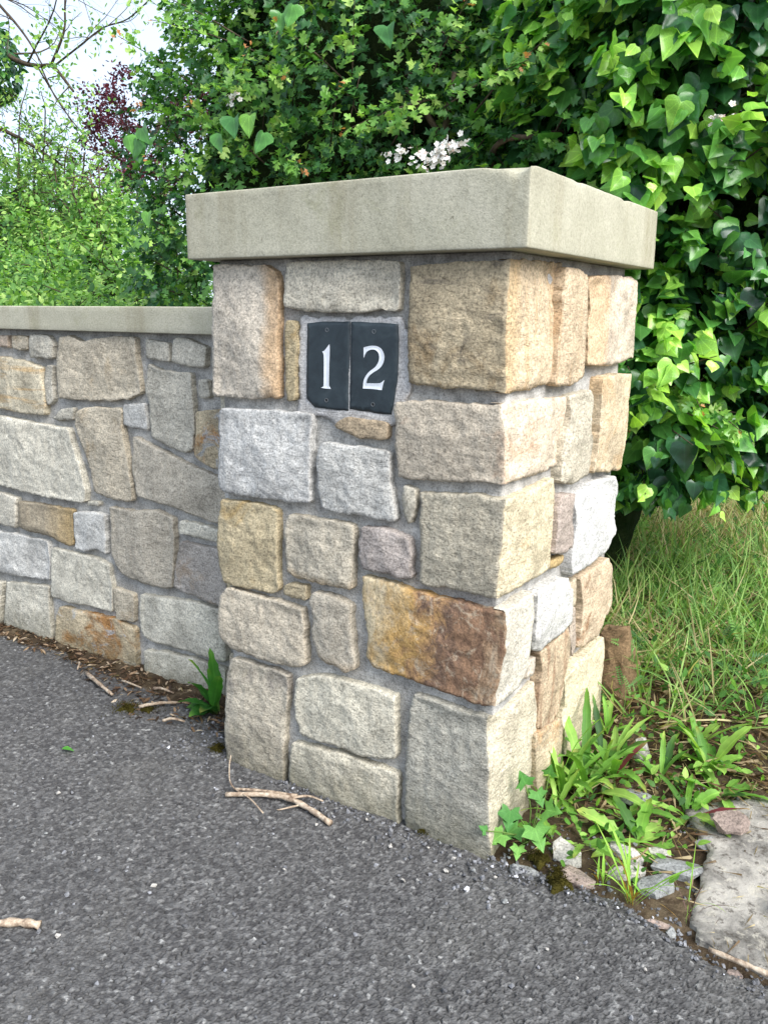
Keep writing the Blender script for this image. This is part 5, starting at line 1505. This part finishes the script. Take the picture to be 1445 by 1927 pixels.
def build_ground_cover():
    rng = np.random.default_rng(23)
    def dens(x, y): return np.clip((y-0.62-0.55*np.clip(x-0.08, 0, 1))/0.35, 0, 1)*np.clip(1.25-0.35*fbm(np.column_stack([x*3, y*3, x*0]), 2, 3), 0.2, 1)
    P = scatter(26000, -0.5, 2.2, 0.5, 4.2, 1, dens); n = len(P)
    pat = fbm(P*np.array([1.8, 1.8, 0])+7, 2, 12)+0.5*np.clip((P[:, 1]-1.3)/1.5, 0, 1)
    straw = rng.uniform(size=n) < np.clip(0.33+0.6*pat, 0.06, 0.85)
    C = np.where(straw[:, None], lerp_palette(rng.uniform(size=n), [(0, (150, 134, 94)), (1, (210, 196, 150))]), lerp_palette(rng.uniform(size=n), [(0, (88, 126, 64)), (0.5, (128, 166, 86)), (1, (172, 200, 116))]))
    tip = rng.normal(size=(n, 3))*np.array([.55, .55, .2])+np.array([0.1, -0.1, .85]); tip[straw] += rng.normal(size=(straw.sum(), 3))*np.array([.7, .7, .1])
    stuff('grass', 'green and straw-coloured grass covering the bank', 'grass', [BLADE, BLADE2], P, tip, rng.normal(size=(n, 3))+np.array([.3, -.8, .3]), rng.uniform(.10, .26, n), C, 'grass_blade')
    # weeds among the grass
    def dw(x, y): return np.clip((y-0.55-0.4*np.clip(x-0.05, 0, 1))/0.3, 0, 1)*np.clip(1.3-0.6*np.abs(x-0.12)-0.45*np.clip(y-1.0, 0, 3), 0.05, 1)
    P = scatter(800, -0.35, 1.1, 0.55, 2.6, 2, dw); n = len(P); P[:, 2] += rng.uniform(0.0, .16, n)
    C = lerp_palette(rng.uniform(size=n), [(0, (52, 92, 48)), (0.6, (84, 130, 66)), (1, (126, 168, 88))])
    stuff('vetch', 'vetch and feathery weeds with small paired leaflets behind the pillar', 'ground cover', [PIN, PIN, FEA], P, rng.normal(size=(n, 3))*.7+np.array([0, -.2, .5]), rng.normal(size=(n, 3))*.4+np.array([0.1, -.4, .8]), rng.uniform(.045, .10, n), C, 'soft_leaf')
    P = scatter(5200, -0.35, 1.2, 0.5, 2.6, 3, dw); n = len(P); P[:, 2] += rng.uniform(0.0, .15, n)**1.2
    C = lerp_palette(rng.uniform(size=n), [(0, (56, 96, 44)), (0.6, (92, 140, 64)), (1, (150, 186, 88))])
    stuff('low_weeds', 'small rounded green leaves covering the foot of the bank', 'ground cover', T_OVA, P, rng.normal(size=(n, 3))+np.array([0, -.2, .2]), rng.normal(size=(n, 3))*.45+np.array([0.1, -.3, .9]), rng.uniform(.014, .036, n), C, 'soft_leaf')
    # dead stalks and straw on the bare strip
    def dl(x, y): return np.clip((y-0.12)/0.25, 0.12, 1)*np.clip(1.5-0.5*y, .1, 1)
    P = scatter(9000, 0.03, 1.3, 0.02, 2.4, 4, dl); P = P[~((P[:, 0] > 0.43) & (P[:, 1] < 0.5))]; n = len(P); P[:, 2] += rng.uniform(0.004, .022, n)
    C = lerp_palette(rng.uniform(size=n), [(0, (70, 50, 36)), (0.45, (124, 100, 72)), (1, (196, 178, 138))])
    STRAW = half_leaf([(0, 0), (0.022, 0.05), (0.026, 0.5), (0, 1)], 0.4, 0.1, 0.05)
    stuff('straw_litter', 'dead straw and broken stalks on the bare earth by the slab', 'litter', [STRAW], P, rng.normal(size=(n, 3))*np.array([1, 1, .1]), rng.normal(size=(n, 3))*.2+np.array([0, 0, 1]), rng.uniform(.03, .10, n), C, 'grass_blade')
    # scraps of straw and husks on the slab
    m = 260; sx = rng.uniform(0.44, 0.85, m); sy = rng.uniform(-0.03, 0.5, m)**1.0; keep = (rng.uniform(size=m) < 0.25+0.75*(sy < 0.03)+0.6*(sy > 0.4)); sx, sy = sx[keep], sy[keep]; m = len(sx)
    P = np.column_stack([sx, sy, 0.007+0.075*np.clip(sy-0.05, 0, 1)])
    stuff('slab_litter', 'dry straw scraps lying on the concrete slab', 'litter', [STRAW], P, rng.normal(size=(m, 3))*np.array([1, 1, .05]), rng.normal(size=(m, 3))*.15+np.array([0, 0, 1]), rng.uniform(.015, .06, m), lerp_palette(rng.uniform(size=m), [(0, (88, 66, 48)), (1, (196, 178, 138))]), 'grass_blade')
    # small seedlings over the rubble
    P = scatter(800, 0.03, 0.6, 0.05, 0.9, 5, lambda x, y: np.clip(1.0-abs(y-.40-.2*x)*1.5, 0.1, 1)); P = P[~((P[:, 0] > 0.40) & (P[:, 1] < 0.55))]; n = len(P); P[:, 2] += rng.uniform(.005, .05, n)
    C = lerp_palette(rng.uniform(size=n), PAL_WEED)
    stuff('seedlings', 'tiny green seedlings scattered among the rubble', 'ground cover', T_OVA, P, rng.normal(size=(n, 3))+np.array([0, -.2, .3]), rng.normal(size=(n, 3))*.4+np.array([0, -.3, .9]), rng.uniform(.012, .034, n), C, 'soft_leaf')

# ------------------------------------------------------------------ rubble, slab, twigs, chips
import bmesh
def rock(name, c, r, rot, mat, seed, label=None, cat='stone', group=None, flat=1.0, pts=26, parent=None):
    rng = np.random.default_rng(seed)
    P = unit(rng.normal(size=(pts, 3)))*rng.uniform(.82, 1.08, (pts, 1))
    P[:, 2] = np.clip(P[:, 2], -0.8, 0.55*flat+0.25)
    P = P*np.array(r)
    bm = bmesh.new(); vs = [bm.verts.new(p) for p in P]
    res = bmesh.ops.convex_hull(bm, input=vs)
    bmesh.ops.delete(bm, geom=[g for g in bm.verts if not g.link_faces], context='VERTS')
    bmesh.ops.subdivide_edges(bm, edges=bm.edges[:], cuts=2, use_grid_fill=True)
    for v in bm.verts:
        co = np.array([[v.co.x, v.co.y, v.co.z]])
        v.co += Vector(unit(co)[0])*float(min(r)*0.14*fbm(co*55+seed, 3, seed)[0])
    me = bpy.data.meshes.new(name); bm.to_mesh(me); bm.free()
    me.materials.append(MAT[mat])
    o = put(name, me, MAT[mat], parent, M=Matrix.Translation(c) @ Matrix.Rotation(math.radians(rot), 4, 'Z') @ Matrix.Rotation(rng.uniform(-.25, .25), 4, 'X') @ Matrix.Rotation(rng.uniform(-.2, .2), 4, 'Y'))
    if label: tag(o, label, cat, group)
    return o

def build_rubble():
    g = 'rubble at the foot of the pillar'
    for i, (x, y, r, rot, m, lb) in enumerate((
        (0.088, 0.004, (.040, .018, .016), 25, 'rubble_grey', 'flat grey stone lying right of the pillar corner at the tarmac edge'),
        (0.188, 0.038, (.055, .035, .022), 10, 'rubble_pink', 'pinkish lump of old concrete right of the moss'),
        (0.150, 0.095, (.045, .030, .026), -20, 'rubble_pale', 'pale stone below the toothed dandelion leaves'),
        (0.375, 0.185, (.065, .045, .022), 30, 'rubble_grey', 'largest flat grey stone piece left of the slab'),
        (0.355, 0.098, (.050, .036, .020), 60, 'rubble_grey', 'grey stone fragment behind the lime grass tuft'),
        (0.290, 0.105, (.050, .022, .020), 35, 'rubble_pale', 'white-edged stone under the flat-leaved dandelion'),
        (0.262, 0.170, (.055, .026, .022), -15, 'rubble_pale', 'whitish stone slice in the middle of the rubble'),
        (0.325, 0.215, (.032, .016, .014), 10, 'rubble_pale', 'small bright white stone beside the largest grey piece'),
        (0.180, 0.560, (.032, .028, .055), 0, 'rubble_pale', 'upright whitish stone in the earth behind the tall weeds'),
        (0.222, 0.385, (.075, .045, .020), 15, 'rubble_grey', 'half-buried grey stone among the dandelions'),
        (0.42, 0.300, (.035, .030, .018), 40, 'rubble_grey', 'dark grey stone wedged against the top of the slab'),
        (0.384, 0.000, (.030, .010, .008), 10, 'rubble_pink', 'thin pinkish stone sliver on the tarmac edge'),
        (0.412, -0.012, (.012, .012, .011), 0, 'rubble_grey', 'rounded blue-grey pebble at the tarmac edge'),
        (0.540, -0.062, (.020, .014, .012), 15, 'rubble_pink', 'brownish cube-like stone below the slab'))):
        rock('rubble_stone', (x, y, vz(x, y)+r[2]*0.35), r, rot, m, 500+i, lb, 'stone', g)
    rock('boulder', (0.01, 0.86, 0.13), (.10, .085, .16), 20, 'boulder', 530, 'brown upright boulder half hidden behind the back of the pillar', 'stone', flat=1.2, pts=60)
    rock('mortar_lump', (0.452, 0.345, 0.052), (.046, .034, .028), 12, 'rubble_pink', 531, 'crumbly pinkish lump of mortar lying on the slab', 'stone', pts=40)
    rock('slab_fragment', (0.60, 0.14, 0.026), (.035, .024, .016), 32, 'concrete', 532, 'pale concrete fragment lying on the slab at the right edge', 'stone')
    # slab
    poly = np.array([(0.340, 0.395), (0.422, 0.262), (0.428, 0.150), (0.432, 0.057), (0.457, -0.018), (0.59, -0.038), (0.80, -0.045), (1.15, -0.06), (1.15, 0.60), (0.80, 0.60), (0.52, 0.56), (0.424, 0.481)])
    poly = rough_edge(resample(list(poly), 0.010), 77, 0.0042)
    V2, F, back = fill(poly, 0.013, 5, 0)
    d = seg_dist(V2, poly, np.roll(poly, -1, 0))
    P3 = np.column_stack([V2, np.zeros(len(V2))])
    z = 0.0+0.075*np.clip(V2[:, 1]-0.05, 0, 1)+0.0028*fbm(P3*7, 3, 91)+0.0022*fbm(P3*50, 3, 92)-0.003*(1-np.clip(d/0.008, 0, 1))**2
    V = np.column_stack([V2, z]); b = back[back >= 0]; n = len(V); m = len(b)
    sk = V[b].copy(); sk[:, 2] = -0.05
    V = np.vstack([V, sk]); F = orient(V, F, np.array([0, 0, 1.0]), 10**9)
    for i in range(m): F.append((b[i], b[(i+1) % m], n+(i+1) % m, n+i))
    F = F[:-m]+orient(V, F[-m:], None, 0)
    so = centred('concrete_slab', V, F, MAT['concrete'], None)
    so.data.polygons.foreach_set('use_smooth', np.array([True]*(len(F)-m)+[False]*m))
    tag(so, 'broken weathered concrete slab lying in the earth at the right edge', 'slab')
    # earth and litter along the foot of the wall
    xs = np.arange(-3.4, -0.775, 0.012); us = np.linspace(0, 1, 22)
    X, U = np.meshgrid(xs, us, indexing='ij')
    wd = 0.13+0.05*fbm(np.column_stack([xs*5, xs*0, xs*0]), 3, 14)+0.10*np.exp(-((xs+1.15)/0.3)**2)+0.06*np.exp(-((xs+0.85)/0.1)**2)
    Y = WY+0.01-U*wd[:, None]
    P3 = np.column_stack([X.ravel(), Y.ravel(), 0*X.ravel()])
    Z = (0.014*(1-U)**1.2-0.010*U+(0.006*fbm(P3*30, 3, 17)).reshape(X.shape)*(0.4+0.6*(1-U)))
    nx, ny = X.shape; I = np.arange(nx*ny).reshape(nx, ny)
    Fq = np.stack([I[:-1, :-1], I[:-1, 1:], I[1:, 1:], I[1:, :-1]], -1).reshape(-1, 4)
    tag(put('soil_strip', raw_mesh('soil_strip', np.stack([X, Y, Z], -1).reshape(-1, 3), Fq), MAT['soil']), 'strip of dark earth along the foot of the wall', 'soil', kind='stuff')

def twig(name, pts, r0, r1, label, forks=(), seed=0, group='dead twigs on the ground'):
    root_pts = smooth_path(pts, 5); J = Joined()
    rr = np.linspace(r0, r1, len(root_pts))*(1+0.16*np.sin(np.arange(len(root_pts))*1.9+seed))
    V, F = tube(root_pts, rr, 8, seed, 0.10); J.add(V, F)
    for fp, a, b in forks:
        p = smooth_path(fp, 4); V, F = tube(p, np.linspace(a, b, len(p)), 6, seed, 0.1); J.add(V, F)
    tag(J.build(name, MAT['deadwood'], None), label, 'twig', group)

def build_twigs():
    twig('twig', [(-0.658, -0.152, .007), (-0.58, -0.110, .012), (-0.512, -0.088, .014), (-0.444, -0.09, .010), (-0.363, -0.109, .008)], .0062, .0072, 'forked pale dead twig lying in front of the pillar foot',
         [([(-0.656, -0.122, .008), (-0.59, -0.096, .012), (-0.50, -0.062, .010)], .0035, .0045), ([(-0.51, -0.088, .014), (-0.47, -0.055, .016), (-0.43, -0.048, .012)], .004, .002), ([(-0.47, -0.09, .010), (-0.50, -0.125, .006), (-0.51, -0.13, .004)], .0025, .0015)], 1)
    twig('thin_stem', [(-0.751, -0.030, .03), (-0.73, -0.06, .015), (-0.669, -0.118, .012), (-0.589, -0.139, .012), (-0.527, -0.162, .006)], .002, .0018, 'thin pale dry stem curling down from the left pillar stone to the twig', (), 2)
    twig('twig', [(-0.80, -0.80, .008), (-0.744, -0.769, .009), (-0.687, -0.725, .010), (-0.643, -0.703, .008)], .0075, .0085, 'thick pale stub of twig at the left edge of the tarmac', (), 3)
    twig('twig', [(0.490, -0.052, .012), (0.55, -0.058, .014), (0.607, -0.062, .014), (0.70, -0.068, .012)], .005, .006, 'brown twig at the lower right below the slab', (), 4)
    L = [((-1.545, 0.135), (-1.44, .095), (-1.346, 0.074), .0075, 'longest pale twig lying along the foot of the wall'), ((-1.21, .06), (-1.165, .10), (-1.13, .152), .006, 'pale twig pointing at the wall beside the rust-coloured moss'),
         ((-1.64, .178), (-1.62, .165), (-1.60, .14), .004, 'short whitish twig nearest the left end of the litter'), ((-1.27, .176), (-1.235, .178), (-1.195, .19), .005, 'short pale twig close under the lowest wall stones'),
         ((-1.08, .036), (-1.055, .05), (-1.025, .07), .005, 'small split twig in front of the dock seedling'), ((-1.40, .16), (-1.36, .15), (-1.31, .16), .004, 'little bleached twig between the longer ones')]
    for i, (a, b, c, r, lb) in enumerate(L):
        twig('twig', [(a[0], a[1], .012), (b[0], b[1], .020), (c[0], c[1], .010)], r, r*.6, lb, (), 10+i)
    rng = np.random.default_rng(77)
    # fallen leaf
    V, F, lc = half_leaf(OVATE, 0.5, 0.3, 0.02); V = V*0.034
    me = raw_mesh('fallen_leaf', V, F); attr(me, 'leafcol', np.tile(np.array(srgb(84, 150, 60)[:3]), (len(V), 1))); attr(me, 'lc', lc, 'FLOAT_VECTOR')
    tag(put('fallen_leaf', me, MAT['soft_leaf'], None, M=Matrix.Translation((-1.19, -0.235, 0.012)) @ Matrix.Rotation(-0.9, 4, 'Z')), 'single green leaf fallen on the tarmac', 'leaf')
    # loose pale chips
    chips = [(-0.111, -0.187), (0.013, -0.374), (-0.122, -0.061), (-0.054, -0.063), (-0.598, -0.749), (-0.592, -0.699), (0.056, -0.431), (-1.184, -0.153), (-0.549, -0.493), (-1.022, -0.374), (-0.654, -0.659), (-0.392, -0.127), (-0.303, -0.043), (-0.11, -0.028), (0.226, -0.211), (0.255, -0.114), (0.1, -0.131),
             (-0.20, -0.10), (-0.05, -0.11), (0.0, -0.075), (0.05, -0.07), (-0.35, -0.30), (-0.9, -0.5), (0.30, -0.25), (0.40, -0.16)]
    for i, (x, y) in enumerate(chips):
        s = rng.uniform(.0045, .0082)
        rock('stone_chip', (x, y, 0.004), (s, s*.8, s*.7), rng.uniform(0, 360), ['rubble_pale', 'rubble_grey', 'rubble_pale'][i % 3], 600+i, 'loose pale stone chip lying on the tarmac', 'stone chip', 'loose stone chips on the tarmac', pts=12)

def build_fine_litter():
    rng = np.random.default_rng(5)
    octa = np.array([(1, 0, 0), (-1, 0, 0), (0, 1, 0), (0, -1, 0), (0, 0, .8), (0, 0, -.8), (.6, .6, .45), (-.6, .5, .4)], float)
    of = np.array([(0, 6, 4), (6, 2, 4), (2, 7, 4), (7, 1, 4), (1, 3, 4), (3, 0, 4), (2, 6, 0), (1, 7, 2), (2, 0, 5), (1, 2, 5), (3, 1, 5), (0, 3, 5)])
    tms = []
    for k in range(4): v = octa*rng.uniform(.7, 1.2, octa.shape); tms.append((v, of, v*0+.3))
    def region(n, f): return f(rng.uniform(size=(n, 2)), rng)
    sets = []
    a = rng.uniform(size=(380, 2)); sets.append(np.column_stack([-0.60+0.75*a[:, 0], -0.005-0.10*a[:, 1]**1.8*(0.4+1.3*a[:, 0])]))          # along the pillar foot
    a = rng.uniform(size=(420, 2)); x = 0.02+0.75*a[:, 0]; sets.append(np.column_stack([x, edge_y(x)+0.05-0.10*a[:, 1]]))                      # crumbling edge
    a = rng.uniform(size=(260, 2)); sets.append(np.column_stack([-1.0+0.22*a[:, 0], 0.22-0.30*a[:, 1]]))                                        # angle of wall and pillar
    a = rng.uniform(size=(700, 2)); sets.append(np.column_stack([-2.4+3.3*a[:, 0], -1.0+1.2*a[:, 1]]))                                          # thinly on the tarmac
    a = rng.uniform(size=(300, 2)); sets.append(np.column_stack([0.03+0.6*a[:, 0], 0.05+0.5*a[:, 1]]))
    XY = np.vstack(sets); XY = XY[~((XY[:, 0] < 0.0) & (XY[:, 0] > -0.79) & (XY[:, 1] > -0.012)) & (XY[:, 1] < 0.62)]
    onv = (XY[:, 0] > 0) & (XY[:, 1] > edge_y(np.clip(XY[:, 0], -.03, 4)))
    z = np.where(onv, verge_z(XY[:, 0], XY[:, 1]), -0.001)
    P = np.column_stack([XY, z+0.001]); n = len(P)
    g = rng.uniform(84, 140, n); white = rng.uniform(size=n) < 0.025; g[white] = rng.uniform(180, 215, white.sum())
    C = np.array([srgb(v, v*1.0, v*1.02)[:3] for v in g])
    stuff('gravel', 'fine grey gravel loose along the pillar foot and the tarmac edge', 'gravel', tms, P, rng.normal(size=(n, 3)), rng.normal(size=(n, 3))*.3+np.array([0, 0, 1]), 0.0018+0.0052*rng.uniform(size=n)**1.7, C, 'pebble', False)
    # bark, husks and dead leaf bits under the wall
    a = rng.uniform(size=(1500, 2)); x = -2.3+1.5*a[:, 0]**0.8; y = WY-0.012-0.24*a[:, 1]**1.4*(0.35+0.65*np.exp(-((x+1.15)/.35)**2))
    P = np.column_stack([x, y, 0.004+0.012*np.clip((y-0.1)/.17, 0, 1)]); n = len(P)
    C = lerp_palette(rng.uniform(size=n)**1.4, [(0, (50, 38, 30)), (0.5, (110, 84, 62)), (0.85, (176, 148, 120)), (1, (214, 196, 172))])
    chip = half_leaf([(0, 0), (0.10, 0.2), (0.12, 0.6), (0, 1)], .4, .2, 0)
    stuff('bark_litter', 'bark scraps and dry husks along the foot of the wall', 'litter', [chip, BLADE2], P, rng.normal(size=(n, 3))*np.array([1, 1, .15]), rng.normal(size=(n, 3))*.4+np.array([0, 0, 1]), rng.uniform(.010, .040, n), C, 'grass_blade')
    # moss cushions
    J = Joined()
    for i, (cx, cy, r, h) in enumerate(((0.172, -0.012, .024, .012), (0.158, 0.018, .014, .010), (-1.246, 0.045, .026, .008), (-1.19, .075, .018, .010), (-0.843, 0.016, .018, .007), (0.105, 0.045, .02, .012))):
        nr, na = 9, 26; V = [(cx, cy, h)]; F = []
        for q in range(1, nr+1):
            for k in range(na):
                th = 2*math.pi*k/na; rr = r*q/nr*(1+.35*math.sin(3*th+i)+.18*math.sin(7*th+2*i))
                V.append((cx+rr*math.cos(th), cy+rr*math.sin(th), h*(1-(q/nr)**2.2)-0.006*(q == nr)))
        for k in range(na): F.append((0, 1+k, 1+(k+1) % na))
        for q in range(nr-1):
            for k in range(na): F.append((1+q*na+k, 1+(q+1)*na+k, 1+(q+1)*na+(k+1) % na, 1+q*na+(k+1) % na))
        V = np.array(V); V[:, 2] += 0.004*fbm(V*160, 3, i); J.add(V, F)
    mp = []
    for (cx, cy, r, h) in ((0.172, -0.012, .036, .012), (0.158, 0.018, .026, .010), (-1.246, 0.045, .06, .010), (-1.19, .075, .04, .012), (-0.843, 0.016, .035, .009), (0.105, 0.045, .03, .012), (-0.16, -0.016, .02, .010)):
        for k in range(int(r*9000)):
            a = rng.uniform(0, 6.283); q = r*abs(rng.normal())*0.55
            mp.append((cx+q*math.cos(a), cy+q*math.sin(a), max(0.001, h*(1-(q/r)**2))))
    mp = np.array(mp); tuft = half_leaf([(0, 0), (0.16, 0.3), (0.14, 0.7), (0, 1)], .3, .2, 0)
    for k in range(len(mp)):
        R = leaf_frames(rng.normal(size=(1, 3))*.8+np.array([[0, 0, 1]]), rng.normal(size=(1, 3)))[0]
        J.add(mp[k]+(tuft[0]*rng.uniform(.004, .008))@R.T, [tuple(f) for f in tuft[1]])
    tag(J.build('moss', MAT['moss'], None), 'olive moss cushions on the tarmac edge and under the wall', 'moss', kind='stuff')

build_weeds(); build_ground_cover(); build_rubble(); build_twigs(); build_fine_litter()
